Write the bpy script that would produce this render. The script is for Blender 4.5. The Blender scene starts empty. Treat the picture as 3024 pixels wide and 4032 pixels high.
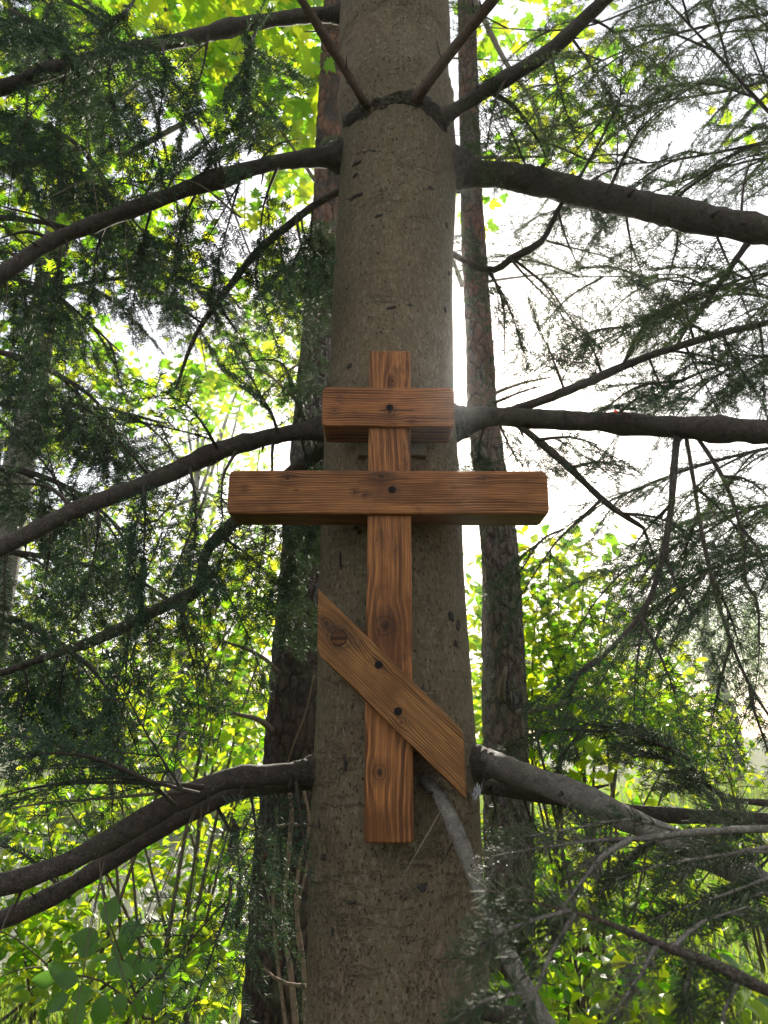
import bpy, bmesh, math, random
import numpy as np
from mathutils import Vector, Matrix, noise as mnoise

random.seed(7)
RNG = np.random.default_rng(11)
R = math.radians
scene = bpy.context.scene
col = scene.collection

# ------------------------------------------------------------------ camera, sky, sun, exposure
PITCH = R(17.0)
CAM_Z = 1.55
FPX = 2900.0                      # focal length in photo pixels (photo 3024 x 4032)
cam_d = bpy.data.cameras.new('camera')
cam_d.sensor_fit = 'VERTICAL'
cam_d.sensor_height = 36.0
cam_d.sensor_width = 27.0
cam_d.lens = 36.0 * FPX / 4032.0
cam_d.dof.use_dof = True
cam_d.dof.focus_distance = 1.74
cam_d.dof.aperture_fstop = 6.8       # the phone lens' real opening of about 4 mm
cam_d.clip_start = 0.02
cam_d.clip_end = 2000.0
cam = bpy.data.objects.new('camera', cam_d)
cam.location = (0, 0, CAM_Z)
cam.rotation_euler = (R(90) + PITCH, 0, 0)
col.objects.link(cam)
scene.camera = cam

SUN_AZ, SUN_EL = R(6.9), R(25.8)  # azimuth to the right of +Y
world = bpy.data.worlds.new('World')
scene.world = world
world.use_nodes = True
wn = world.node_tree
bg = wn.nodes['Background']
sky = wn.nodes.new('ShaderNodeTexSky')
sky.sky_type = 'NISHITA'
sky.sun_disc = False
sky.sun_elevation = SUN_EL
sky.sun_rotation = SUN_AZ
sky.air_density = 1.0
sky.dust_density = 1.4
sky.ozone_density = 0.6
veil = wn.nodes.new('ShaderNodeMix')          # thin white cloud veil over the whole sky
veil.data_type = 'RGBA'
veil.inputs[0].default_value = 0.48
veil.inputs[7].default_value = (9.0, 8.95, 8.8, 1)
wn.links.new(sky.outputs[0], veil.inputs[6])
wn.links.new(veil.outputs[2], bg.inputs[0])
bg.inputs[1].default_value = 0.10

sun_d = bpy.data.lights.new('sun', 'SUN')
sun_d.energy = 5.0
sun_d.angle = R(0.5)
sun_d.color = (1.0, 0.93, 0.80)
sun = bpy.data.objects.new('sun', sun_d)
sdir = Vector((math.sin(SUN_AZ) * math.cos(SUN_EL), math.cos(SUN_AZ) * math.cos(SUN_EL), math.sin(SUN_EL)))
sun.rotation_euler = sdir.to_track_quat('Z', 'Y').to_euler()
sun.location = sdir * 40
col.objects.link(sun)

scene.view_settings.view_transform = 'Standard'
scene.view_settings.look = 'None'
scene.view_settings.gamma = 1.0
scene.view_settings.exposure = 1.06
scene.view_settings.use_curve_mapping = False
scene.render.engine = 'CYCLES'
scene.cycles.max_bounces = 4
scene.cycles.diffuse_bounces = 2
scene.cycles.transmission_bounces = 4
scene.cycles.use_adaptive_sampling = True
scene.cycles.adaptive_threshold = 0.02

# ------------------------------------------------------------------ helpers
K = 3024.0 / 1659.0               # layout notes were taken on a 1659 px wide copy
CP, SP = math.cos(PITCH), math.sin(PITCH)

def ray(dx, dy):
    X = (dx * K - 1512.0) / FPX
    Z = (2016.0 - dy * K) / FPX
    return Vector((X, CP - Z * SP, SP + Z * CP))

def V(dx, dy, Y):
    """world point seen at layout position (dx, dy), on the plane Y metres ahead"""
    d = ray(dx, dy)
    t = Y / d.y
    return Vector((d.x * t, Y, CAM_Z + d.z * t))

def depth_scale(dx, dy, Y):
    """metres per layout pixel at that point"""
    d = ray(dx, dy)
    return (Y / d.y) * K / FPX

def in_view(p, margin=60):
    q = p - Vector((0, 0, CAM_Z))
    f = q.y * CP + q.z * SP
    if f < 0.1: return False
    x = 1512 + FPX * q.x / f
    y = 2016 - FPX * (-q.y * SP + q.z * CP) / f
    return -margin < x < 3024 + margin and -margin < y < 4032 + margin

def tag(o, label=None, cat=None, group=None, kind=None):
    if label: o['label'] = label
    if cat: o['category'] = cat
    if group: o['group'] = group
    if kind: o['kind'] = kind
    return o

def empty(name, loc):
    o = bpy.data.objects.new(name, None)
    o.empty_display_size = 0.1
    o.location = loc
    col.objects.link(o)
    return o

def raw_mesh(name, verts, faces, mats=(), matidx=None, smooth=False):
    me = bpy.data.meshes.new(name)
    verts = np.asarray(verts, dtype=np.float32).reshape(-1, 3)
    if isinstance(faces, np.ndarray):
        n, k = faces.shape
        me.vertices.add(len(verts)); me.vertices.foreach_set('co', verts.ravel())
        me.loops.add(n * k); me.loops.foreach_set('vertex_index', faces.astype(np.int32).ravel())
        me.polygons.add(n)
        me.polygons.foreach_set('loop_start', np.arange(0, n * k, k, dtype=np.int32))
        me.polygons.foreach_set('loop_total', np.full(n, k, dtype=np.int32))
        me.update(calc_edges=True)
    else:
        me.from_pydata(verts.tolist(), [], faces)
        me.update()
    for m in mats: me.materials.append(m)
    if matidx is not None:
        me.polygons.foreach_set('material_index', np.asarray(matidx, dtype=np.int32))
    if smooth:
        me.polygons.foreach_set('use_smooth', np.ones(len(me.polygons), dtype=bool))
    return me

def mesh_obj(name, me, parent=None, mat=None):
    o = bpy.data.objects.new(name, me)
    if mat is not None: o.matrix_local = mat
    o.parent = parent
    col.objects.link(o)
    return o

def catmull(pts, step):
    """smooth list of (Vector, radius) pairs, resampled every step metres"""
    P = [Vector((*p, r)) if len(p) == 3 else p for p, r in pts]
    P = [Vector((p[0], p[1], p[2], r)) for (p, r) in pts]
    if len(P) == 2:
        P = [P[0], (P[0] + P[1]) / 2, P[1]]
    P = [P[0] * 2 - P[1]] + P + [P[-1] * 2 - P[-2]]
    out = []
    for i in range(1, len(P) - 2):
        a, b, c, d = P[i - 1], P[i], P[i + 1], P[i + 2]
        n = max(1, int((c - b).length / step))
        for k in range(n):
            t = k / n
            out.append(0.5 * ((2 * b) + (c - a) * t + (2 * a - 5 * b + 4 * c - d) * t * t + (3 * b - a - 3 * c + d) * t ** 3))
    out.append(P[-2])
    return [(Vector(q[:3]), max(q[3], 0.0004)) for q in out]

def tube_arrays(path, sides=8, rough=0.0, freq=20.0, cap=True, seed=0.0, base=0):
    """path: list of (Vector, radius). returns verts list, quad faces list"""
    n = len(path)
    verts, faces = [], []
    up = Vector((0.13, 0.27, 0.95)).normalized()
    prev = None
    for i, (p, r) in enumerate(path):
        t = (path[min(i + 1, n - 1)][0] - path[max(i - 1, 0)][0])
        if t.length < 1e-9: t = Vector((0, 0, 1))
        t.normalize()
        if prev is None:
            a = up if abs(t.dot(up)) < 0.9 else Vector((1, 0, 0))
            u = (a - t * a.dot(t)).normalized()
        else:
            u = (prev - t * prev.dot(t)).normalized()
        prev = u
        v = t.cross(u)
        for k in range(sides):
            an = 2 * math.pi * k / sides
            d = u * math.cos(an) + v * math.sin(an)
            rr = r
            if rough:
                q = (p + d * r) * freq
                rr = r * (1 + rough * mnoise.noise(Vector((q.x, q.y + seed, q.z))))
            verts.append(p + d * rr)
    for i in range(n - 1):
        for k in range(sides):
            a = base + i * sides + k
            b = base + i * sides + (k + 1) % sides
            faces.append((a, b, b + sides, a + sides))
    if cap:
        faces.append(tuple(base + k for k in reversed(range(sides))))
        faces.append(tuple(base + (n - 1) * sides + k for k in range(sides)))
    return verts, faces

def tube_obj(name, paths, mat, parent, origin, sides=8, rough=0.0, freq=20.0, smooth=True):
    """one mesh from one or several swept paths given in world space"""
    verts, faces = [], []
    for j, p in enumerate(paths):
        v, f = tube_arrays(p, sides, rough, freq, True, j * 3.7, len(verts))
        verts += v; faces += f
    verts = [(v - origin)[:] for v in verts]
    return mesh_obj(name, raw_mesh(name, verts, faces, [mat], smooth=smooth), parent)

# ------------------------------------------------------------------ node helpers
class NB:
    def __init__(self, name):
        self.m = bpy.data.materials.new(name)
        self.m.use_nodes = True
        self.t = self.m.node_tree
        self.t.nodes.clear()
        self.out = self.t.nodes.new('ShaderNodeOutputMaterial')
    def n(self, kind, **kw):
        nd = self.t.nodes.new(kind)
        for k, v in kw.items():
            setattr(nd, k, v)
        return nd
    def put(self, sock, v):
        if isinstance(v, bpy.types.NodeSocket): self.t.links.new(v, sock)
        elif isinstance(v, (tuple, list)) and sock.type == 'RGBA' and len(v) == 3: sock.default_value = (*v, 1)
        else: sock.default_value = v
    def math(self, op, a, b=0.0, c=None, clamp=False):
        nd = self.n('ShaderNodeMath', operation=op, use_clamp=clamp)
        self.put(nd.inputs[0], a); self.put(nd.inputs[1], b)
        if c is not None: self.put(nd.inputs[2], c)
        return nd.outputs[0]
    def mix(self, f, a, b, blend='MIX'):
        nd = self.n('ShaderNodeMix', data_type='RGBA', blend_type=blend)
        self.put(nd.inputs[0], f); self.put(nd.inputs[6], a); self.put(nd.inputs[7], b)
        return nd.outputs[2]
    def ramp(self, f, stops, interp='LINEAR'):
        nd = self.n('ShaderNodeValToRGB')
        cr = nd.color_ramp
        cr.interpolation = interp
        while len(cr.elements) > 1: cr.elements.remove(cr.elements[-1])
        for i, (p, c) in enumerate(stops):
            e = cr.elements[0] if i == 0 else cr.elements.new(p)
            e.position = p
            e.color = (*c, 1) if len(c) == 3 else c
        self.put(nd.inputs[0], f)
        return nd.outputs[0]
    def smooth(self, x, lo, hi, a=0.0, b=1.0):
        nd = self.n('ShaderNodeMapRange', interpolation_type='SMOOTHSTEP')
        self.put(nd.inputs[0], x)
        nd.inputs[1].default_value = lo; nd.inputs[2].default_value = hi
        nd.inputs[3].default_value = a; nd.inputs[4].default_value = b
        return nd.outputs[0]
    def coord(self, which='Object'):
        return self.n('ShaderNodeTexCoord').outputs[which]
    def mapv(self, v, scale=(1, 1, 1), loc=(0, 0, 0), rot=(0, 0, 0)):
        nd = self.n('ShaderNodeMapping')
        self.put(nd.inputs[0], v)
        nd.inputs[1].default_value = loc; nd.inputs[2].default_value = rot; nd.inputs[3].default_value = scale
        return nd.outputs[0]
    def noise(self, v, scale, detail=4.0, rough=0.55, dist=0.0, out=0):
        nd = self.n('ShaderNodeTexNoise')
        self.put(nd.inputs['Vector'], v)
        nd.inputs['Scale'].default_value = scale; nd.inputs['Detail'].default_value = detail
        nd.inputs['Roughness'].default_value = rough; nd.inputs['Distortion'].default_value = dist
        return nd.outputs[out]
    def voro(self, v, scale, feature='F1', out=0, rnd=1.0):
        nd = self.n('ShaderNodeTexVoronoi', feature=feature)
        self.put(nd.inputs['Vector'], v)
        nd.inputs['Scale'].default_value = scale
        nd.inputs['Randomness'].default_value = rnd
        return nd.outputs[out]
    def bump(self, h, strength, dist, normal=None):
        nd = self.n('ShaderNodeBump')
        nd.inputs['Strength'].default_value = strength
        nd.inputs['Distance'].default_value = dist
        self.put(nd.inputs['Height'], h)
        if normal is not None: self.put(nd.inputs['Normal'], normal)
        return nd.outputs[0]
    def principled(self, color, rough=0.6, spec=0.5, normal=None, **kw):
        nd = self.n('ShaderNodeBsdfPrincipled')
        self.put(nd.inputs['Base Color'], color)
        self.put(nd.inputs['Roughness'], rough)
        self.put(nd.inputs['Specular IOR Level'], spec)
        if normal is not None: self.put(nd.inputs['Normal'], normal)
        for k, v in kw.items(): self.put(nd.inputs[k], v)
        return nd.outputs[0]
    def done(self, shader):
        self.t.links.new(shader, self.out.inputs[0])
        return self.m

# ------------------------------------------------------------------ materials
def mat_fir_bark():
    b = NB('fir_bark')
    co = b.coord('Object')
    z = b.n('ShaderNodeSeparateXYZ'); b.put(z.inputs[0], co)
    big = b.noise(co, 2.2, 4, 0.6)
    hue = b.noise(b.mapv(co, (1, 1, 0.8), (3, 1, 2)), 7, 4, 0.6)
    mid = b.noise(b.mapv(co, (1, 1, 0.7)), 22, 5, 0.7)
    fine = b.noise(b.mapv(co, (1, 1, 0.55)), 110, 4, 0.75)
    c = b.ramp(mid, [(0.25, (0.086, 0.066, 0.038)), (0.5, (0.129, 0.098, 0.059)), (0.75, (0.173, 0.134, 0.082))])
    c = b.mix(b.smooth(hue, 0.40, 0.62, 0, 0.6), c, (0.113, 0.092, 0.050))
    c = b.mix(b.smooth(big, 0.45, 0.65, 0, 0.45), c, (0.144, 0.095, 0.059))
    c = b.mix(b.smooth(fine, 0.50, 0.68, 0.0, 0.65), c, (0.225, 0.192, 0.142))
    c = b.mix(b.smooth(fine, 0.30, 0.47, 0.65, 0.0), c, (0.055, 0.044, 0.031))
    wob = b.noise(co, 40, 2, 0.5, out=1)
    cw = b.mix(0.02, co, wob, 'ADD')
    # dark specks, two sizes
    f1 = b.voro(b.mapv(cw, (1, 1, 0.6)), 105)
    fleck = b.math('MULTIPLY', b.smooth(f1, 0.14, 0.30, 1, 0), b.smooth(b.noise(co, 30, 3, 0.6), 0.34, 0.54))
    f2 = b.voro(b.mapv(cw, (0.45, 0.45, 1.0), (7, 3, 1)), 46)
    dash = b.math('MULTIPLY', b.smooth(f2, 0.06, 0.16, .8, 0), b.smooth(b.noise(co, 6, 2), 0.52, 0.64))
    # short wrinkles running round the stem
    wr = b.noise(b.mapv(cw, (0.5, 0.5, 4.5)), 20, 3, 0.6)
    wrk = b.math('MULTIPLY', b.smooth(wr, 0.35, 0.43, 1, 0), b.smooth(b.noise(co, 4, 2), 0.46, 0.58))
    low = b.smooth(z.outputs[2], 0.9, 2.2, 1, 0.12)
    # lifted flake edges low on the stem
    fk_ = b.noise(b.mapv(cw, (1, 1, 0.7)), 26, 4, 0.8)
    edge = b.smooth(b.math('ABSOLUTE', b.math('SUBTRACT', fk_, 0.53)), 0.0, 0.016, 1, 0)
    edge = b.math('MULTIPLY', b.math('MULTIPLY', edge, low), b.smooth(b.noise(co, 9, 2), 0.48, 0.60))
    dark = b.math('MAXIMUM', b.math('MAXIMUM', b.math('MULTIPLY', b.math('MAXIMUM', fleck, dash), 0.85), b.math('MULTIPLY', wrk, 0.5)), b.math('MULTIPLY', edge, 0.85))
    c = b.mix(b.math('MULTIPLY', dark, 0.8), c, (0.022, 0.017, 0.012))
    # pale dried resin runs
    rs = b.noise(b.mapv(cw, (1, 1, 0.05)), 42, 3, 0.6)
    resin = b.math('MULTIPLY', b.smooth(rs, 0.70, 0.76), b.smooth(b.noise(co, 3.1, 3), 0.5, 0.62))
    c = b.mix(b.math('MULTIPLY', resin, 0.6), c, (0.36, 0.36, 0.33))
    h = b.math('ADD', b.math('MULTIPLY', fine, 0.8), b.math('MULTIPLY', mid, 0.7))
    h = b.math('SUBTRACT', h, b.math('MULTIPLY', dark, 0.8))
    nm = b.bump(h, 0.9, 0.006)
    return b.done(b.principled(c, 0.85, 0.2, nm))

def mat_branch_bark(name, dark, light, scale=60, bump=0.5):
    b = NB(name)
    co = b.coord('Object')
    f = b.noise(co, scale, 5, 0.65)
    g = b.noise(co, 9, 3, 0.6)
    c = b.ramp(f, [(0.3, dark), (0.7, light)])
    c = b.mix(b.smooth(g, 0.45, 0.7, 0, 0.5), c, (light[0] * 0.8, light[1] * 0.95, light[2] * 0.75))
    sc_ = b.noise(b.mapv(co, (1, 1, 1), (4, 4, 4)), scale * .55, 5, 0.75)
    c = b.mix(b.smooth(sc_, 0.34, 0.46, 0.6, 0), c, tuple(x * 0.4 for x in dark))
    c = b.mix(b.smooth(sc_, 0.58, 0.70, 0, 0.55), c, tuple(min(1, x * 1.9) for x in light))
    v = b.voro(b.mapv(b.mix(0.03, co, b.noise(co, 50, 2, out=1), 'ADD'), (1, 1, 1)), scale * 2.6, 'DISTANCE_TO_EDGE')
    c = b.mix(b.smooth(v, 0, 0.16, 0.35, 0), c, tuple(x * 0.35 for x in dark))
    nm = b.bump(b.math('ADD', b.math('ADD', f, b.math('MULTIPLY', sc_, 1.5)), b.smooth(v, 0, 0.15)), min(1, bump * 1.6), 0.005)
    return b.done(b.principled(c, 0.8, 0.3, nm))

def mat_pine_bark(name, lo, hi, red, z0, z1):
    b = NB(name)
    co = b.coord('Object')
    z = b.n('ShaderNodeSeparateXYZ'); b.put(z.inputs[0], co)
    wob = b.noise(co, 10, 3, 0.6, out=1)
    cw = b.mix(0.08, co, wob, 'ADD')
    e = b.voro(b.mapv(cw, (1.0, 1.0, 0.32)), 24, 'DISTANCE_TO_EDGE')
    cell = b.voro(b.mapv(cw, (1.0, 1.0, 0.32)), 24, 'F1', 1)
    n1 = b.noise(b.mapv(co, (1, 1, 0.4)), 45, 5, 0.7)
    c = b.ramp(n1, [(0.3, lo), (0.7, hi)])
    c = b.mix(0.12, c, cell, 'OVERLAY')
    redm = b.math('MULTIPLY', b.smooth(z.outputs[2], z0, z1), b.smooth(b.noise(co, 6, 3), 0.35, 0.6))
    c = b.mix(redm, c, red)
    gap = b.math('MULTIPLY', b.smooth(e, 0.0, 0.13, 1, 0), b.smooth(b.noise(co, 14, 3), 0.34, 0.56))
    c = b.mix(b.math('MULTIPLY', gap, 0.85), c, (0.012, 0.009, 0.007))
    h = b.math('ADD', b.smooth(e, 0, 0.25), b.math('MULTIPLY', n1, 0.35))
    return b.done(b.principled(c, 0.9, 0.2, b.bump(h, 0.9, 0.02)))

def mat_needle(name, c0, c1, trans=0.25, rough=0.38, spec=0.55):
    b = NB(name)
    oi = b.n('ShaderNodeObjectInfo')
    ge = b.n('ShaderNodeNewGeometry')
    mixr = b.math('ADD', b.math('MULTIPLY', oi.outputs['Random'], 0.6), b.math('MULTIPLY', ge.outputs['Random Per Island'], 0.4))
    c = b.mix(mixr, c0, c1)
    p = b.principled(c, rough, spec)
    tr = b.n('ShaderNodeBsdfTranslucent')
    b.put(tr.inputs[0], b.mix(0.5, c, (0.10, 0.17, 0.03)))
    mx = b.n('ShaderNodeMixShader')
    mx.inputs[0].default_value = trans
    b.t.links.new(p, mx.inputs[1]); b.t.links.new(tr.outputs[0], mx.inputs[2])
    return b.done(mx.outputs[0])

def mat_leaf(name, greens, trans_cols, trans=0.55, rough=0.42):
    b = NB(name)
    oi = b.n('ShaderNodeObjectInfo')
    ge = b.n('ShaderNodeNewGeometry')
    r = b.math('FRACT', b.math('ADD', b.math('MULTIPLY', oi.outputs['Random'], 7.31), ge.outputs['Random Per Island']))
    stops = [(i / max(1, len(greens) - 1), g) for i, g in enumerate(greens)]
    stops2 = [(i / max(1, len(trans_cols) - 1), g) for i, g in enumerate(trans_cols)]
    c = b.ramp(r, stops)
    t = b.ramp(r, stops2)
    mott = b.smooth(b.noise(b.coord('Object'), 38, 3), 0.3, 0.75, 0.72, 1.1)
    mm = b.n('ShaderNodeCombineColor'); 
    for i in range(3): b.put(mm.inputs[i], mott)
    c = b.mix(1.0, c, mm.outputs[0], 'MULTIPLY')
    t = b.mix(1.0, t, mm.outputs[0], 'MULTIPLY')
    p = b.principled(c, rough, 0.45)
    tr = b.n('ShaderNodeBsdfTranslucent'); b.put(tr.inputs[0], t)
    mx = b.n('ShaderNodeMixShader'); mx.inputs[0].default_value = trans
    b.t.links.new(p, mx.inputs[1]); b.t.links.new(tr.outputs[0], mx.inputs[2])
    return b.done(mx.outputs[0])

def mat_wood(name, long_axis, freq, knots, seed, tone=(1, 1, 1), flame=0.0, crack=None, dist=0.0, plain_lo=.5):
    """stained softwood: grain lines along long_axis ('X' or 'Z'), bent round the knots (u, v, r, dark)"""
    b = NB(name)
    co = b.coord('Object')
    s = b.n('ShaderNodeSeparateXYZ'); b.put(s.inputs[0], co)
    if long_axis == 'X': u, v = s.outputs[0], s.outputs[2]
    else: u, v = s.outputs[2], s.outputs[0]
    w = s.outputs[1]
    cv = b.n('ShaderNodeCombineXYZ')
    b.put(cv.inputs[0], b.math('MULTIPLY', u, 1.0)); b.put(cv.inputs[1], v); b.put(cv.inputs[2], w)
    uvw = cv.outputs[0]
    n_lo = b.noise(b.mapv(uvw, (2.2, 7, 7), (seed, seed * 2, 0)), 1.0, 3, 0.5)
    n_md = b.noise(b.mapv(uvw, (7, 30, 30), (seed * 3, 0, seed)), 1.0, 3, 0.5)
    vv = b.math('ADD', v, b.math('MULTIPLY', b.math('SUBTRACT', n_lo, 0.5), 0.030 + flame))
    vv = b.math('ADD', vv, b.math('MULTIPLY', b.math('SUBTRACT', n_md, 0.5), 0.0045 + dist))
    vv = b.math('ADD', vv, b.math('MULTIPLY', w, 0.35))
    kdark = None; kring = None
    for (ku, kv, kr, kd) in knots:
        du = b.math('SUBTRACT', u, ku); dv = b.math('SUBTRACT', v, kv)
        a = b.math('POWER', b.math('ABSOLUTE', b.math('DIVIDE', du, kr * 2.6)), 2.0)
        c2 = b.math('POWER', b.math('ABSOLUTE', b.math('DIVIDE', dv, kr * 1.5)), 2.0)
        g = b.math('EXPONENT', b.math('MULTIPLY', b.math('ADD', a, c2), -1.0))
        vv = b.math('SUBTRACT', vv, b.math('MULTIPLY', b.math('MULTIPLY', dv, g), 0.92))
        wob = b.math('MULTIPLY', b.math('SUBTRACT', b.noise(b.mapv(uvw, (60, 60, 60), (ku, kv, 1)), 1.0, 2), 0.5), 0.9)
        d1 = b.math('SQRT', b.math('ADD', b.math('POWER', b.math('ABSOLUTE', b.math('DIVIDE', du, kr * 1.15)), 2.0),
                                   b.math('POWER', b.math('ABSOLUTE', b.math('DIVIDE', dv, kr)), 2.0)))
        d1 = b.math('ADD', d1, b.math('MULTIPLY', wob, 0.9))
        inner = b.smooth(d1, 0.15, 1.0, kd, 0)
        rim = b.math('MULTIPLY', b.smooth(b.math('ABSOLUTE', b.math('SUBTRACT', d1, 1.0)), 0.0, 0.22, kd * 0.8, 0), 1.0)
        halo = b.smooth(d1, 0.9, 3.0, kd * 0.42, 0)
        rings = b.math('MULTIPLY', b.smooth(b.math('SINE', b.math('MULTIPLY', d1, 11.0)), 0.1, 0.9, 0, kd * .32), b.smooth(d1, 1.3, 2.4, 1, 0))
        m = b.math('MAXIMUM', b.math('MAXIMUM', inner, b.math('MAXIMUM', rim, rings)), halo)
        kdark = m if kdark is None else b.math('MAXIMUM', kdark, m)
    ph = b.math('MULTIPLY', vv, freq)
    saw = b.math('FRACT', ph)
    idn = b.math('FLOOR', ph)
    wn_ = b.n('ShaderNodeTexWhiteNoise', noise_dimensions='1D'); b.put(wn_.inputs['W'], idn)
    late = b.math('MULTIPLY', b.smooth(saw, 0.12, 0.50), b.smooth(saw, 0.93, 1.0, 1, 0))
    late = b.math('MULTIPLY', late, b.math('ADD', 0.55, b.math('MULTIPLY', wn_.outputs[0], 0.45)))
    plain = b.noise(b.mapv(uvw, (3.5, 26, 26), (seed * 5, 2, 7)), 1.0, 2, 0.5)
    late = b.math('MULTIPLY', late, b.smooth(plain, 0.36, 0.58, plain_lo, 1.0))
    fib = b.noise(b.mapv(uvw, (9, 420, 420)), 1.0, 3, 0.6)
    blot = b.noise(b.mapv(uvw, (6, 11, 11), (seed, 3, 1)), 1.0, 4, 0.6)
    base = tuple(x * t for x, t in zip((0.178, 0.066, 0.0215), tone))
    lite = tuple(x * t for x, t in zip((0.41, 0.172, 0.056), tone))
    darkc = tuple(x * t for x, t in zip((0.036, 0.012, 0.0055), tone))
    c = b.mix(b.smooth(fib, 0.3, 0.7), base, lite)
    c = b.mix(b.math('MULTIPLY', late, 0.92), c, darkc)
    c = b.mix(b.smooth(blot, 0.48, 0.68, 0, 0.7), c, tuple(x * 0.55 for x in base))
    c = b.mix(b.smooth(blot, 0.28, 0.45, 0.35, 0), c, lite)
    grime = b.noise(b.mapv(uvw, (9, 16, 16), (seed * 2, 9, 4)), 1.0, 5, 0.65)
    c = b.mix(b.smooth(grime, 0.56, 0.74, 0, 0.7), c, (0.030, 0.018, 0.012))
    c = b.mix(b.smooth(grime, 0.22, 0.38, 0.3, 0), c, (0.16, 0.085, 0.045))
    if kdark is not None: c = b.mix(kdark, c, (0.022, 0.010, 0.006))
    if crack:
        cu0, cu1, cvv = crack
        ln = b.math('ADD', b.math('SUBTRACT', v, cvv), b.math('MULTIPLY', b.math('SUBTRACT', b.noise(b.mapv(uvw, (40, 0, 0)), 1.0, 2), 0.5), 0.004))
        m = b.math('MULTIPLY', b.smooth(b.math('ABSOLUTE', ln), 0.0006, 0.0018, 1, 0),
                   b.math('MULTIPLY', b.smooth(u, cu0, cu0 + 0.01), b.smooth(u, cu1 - 0.02, cu1, 1, 0)))
        c = b.mix(m, c, (0.008, 0.005, 0.004))
    h = b.math('ADD', b.math('MULTIPLY', late, 0.7), b.math('MULTIPLY', fib, 0.35))
    nm = b.bump(h, 0.4, 0.0016)
    rg = b.math('ADD', 0.42, b.math('MULTIPLY', fib, 0.22))
    return b.done(b.principled(c, rg, 0.18, nm))

def mat_plain(name, c, rough=0.7, spec=0.3, var=0.35, scale=40):
    b = NB(name)
    f = b.noise(b.coord('Object'), scale, 4, 0.6)
    cc = b.mix(b.smooth(f, 0.3, 0.7), tuple(x * (1 - var) for x in c), tuple(min(1, x * (1 + var)) for x in c))
    return b.done(b.principled(cc, rough, spec, b.bump(f, 0.3, 0.003)))

M = {}
M['bark'] = mat_fir_bark()
M['limb'] = mat_branch_bark('limb_bark', (0.056, 0.042, 0.033), (0.108, 0.083, 0.066), 70)
M['limb_red'] = mat_branch_bark('dead_limb_bark', (0.085, 0.052, 0.037), (0.16, 0.105, 0.075), 90)
M['limb_grey'] = mat_branch_bark('grey_limb_bark', (0.115, 0.097, 0.081), (0.205, 0.178, 0.15), 55, 0.35)
M['twig'] = mat_branch_bark('twig_bark', (0.032, 0.023, 0.018), (0.072, 0.052, 0.040), 160, 0.3)
M['dry_twig'] = mat_branch_bark('dry_twig_bark', (0.11, 0.085, 0.060), (0.22, 0.175, 0.13), 160, 0.3)
M['collar'] = mat_branch_bark('collar_bark', (0.060, 0.047, 0.035), (0.150, 0.119, 0.086), 120, 0.9)
M['scar'] = mat_plain('bark_scar_dark', (0.045, 0.038, 0.033), 0.9, 0.2, 0.5, 120)
M['pine_a'] = mat_pine_bark('pine_bark_brown', (0.024, 0.018, 0.013), (0.075, 0.056, 0.041), (0.16, 0.078, 0.042), 3.4, 4.6)
M['pine_b'] = mat_pine_bark('pine_bark_grey', (0.045, 0.036, 0.027), (0.145, 0.118, 0.090), (0.125, 0.062, 0.043), 2.6, 3.8)
M['maple_bark'] = mat_branch_bark('maple_bark', (0.10, 0.085, 0.068), (0.24, 0.205, 0.17), 22, 0.8)
M['stem'] = mat_branch_bark('shrub_stem', (0.055, 0.040, 0.025), (0.13, 0.095, 0.06), 60, 0.3)
M['vine'] = mat_branch_bark('vine_stem', (0.17, 0.115, 0.070), (0.30, 0.215, 0.14), 80, 0.4)
M['needle'] = mat_needle('fir_needle', (0.026, 0.050, 0.035), (0.050, 0.084, 0.046), 0.18, 0.6, 0.15)
M['needle_thin'] = mat_needle('fir_needle_light', (0.030, 0.048, 0.028), (0.060, 0.082, 0.034), 0.30, 0.6, 0.15)
M['needle_hero'] = mat_needle('fir_needle_near', (0.042, 0.062, 0.030), (0.080, 0.100, 0.050), 0.15, 0.6, 0.18)
M['needle_dry'] = mat_needle('fir_needle_dry', (0.075, 0.072, 0.050), (0.13, 0.118, 0.085), 0.12, 0.45, 0.4)
M['tip'] = mat_plain('young_shoot', (0.20, 0.075, 0.035), 0.6, 0.3)
M['maple_leaf'] = mat_leaf('maple_leaf', [(0.050, 0.110, 0.014), (0.075, 0.150, 0.018), (0.105, 0.165, 0.018)],
                           [(0.16, 0.42, 0.012), (0.34, 0.64, 0.015), (0.56, 0.76, 0.02), (0.76, 0.80, 0.025)], 0.62)
M['shrub_leaf'] = mat_leaf('shrub_leaf', [(0.050, 0.125, 0.012), (0.085, 0.170, 0.015), (0.12, 0.19, 0.015)],
                           [(0.16, 0.44, 0.012), (0.36, 0.66, 0.015), (0.60, 0.78, 0.02), (0.84, 0.84, 0.025)], 0.62)
M['dark_leaf'] = mat_leaf('near_leaf', [(0.030, 0.080, 0.014), (0.045, 0.105, 0.018), (0.050, 0.11, 0.018)],
                          [(0.10, 0.30, 0.02), (0.16, 0.38, 0.025), (0.20, 0.42, 0.03)], 0.4)
M['bg_leaf'] = mat_leaf('far_leaf', [(0.055, 0.115, 0.018), (0.085, 0.150, 0.024), (0.11, 0.17, 0.03)],
                        [(0.20, 0.48, 0.02), (0.40, 0.66, 0.025), (0.62, 0.78, 0.03), (0.80, 0.80, 0.04)], 0.62)
M['willow_leaf'] = mat_leaf('willow_leaf', [(0.07, 0.12, 0.05), (0.10, 0.15, 0.06)], [(0.25, 0.40, 0.12), (0.36, 0.48, 0.16)], 0.5)
M['grass'] = mat_leaf('grass_blade', [(0.06, 0.12, 0.02), (0.09, 0.15, 0.025), (0.14, 0.15, 0.04)],
                      [(0.28, 0.52, 0.05), (0.40, 0.60, 0.06), (0.55, 0.58, 0.10)], 0.5)
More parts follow.
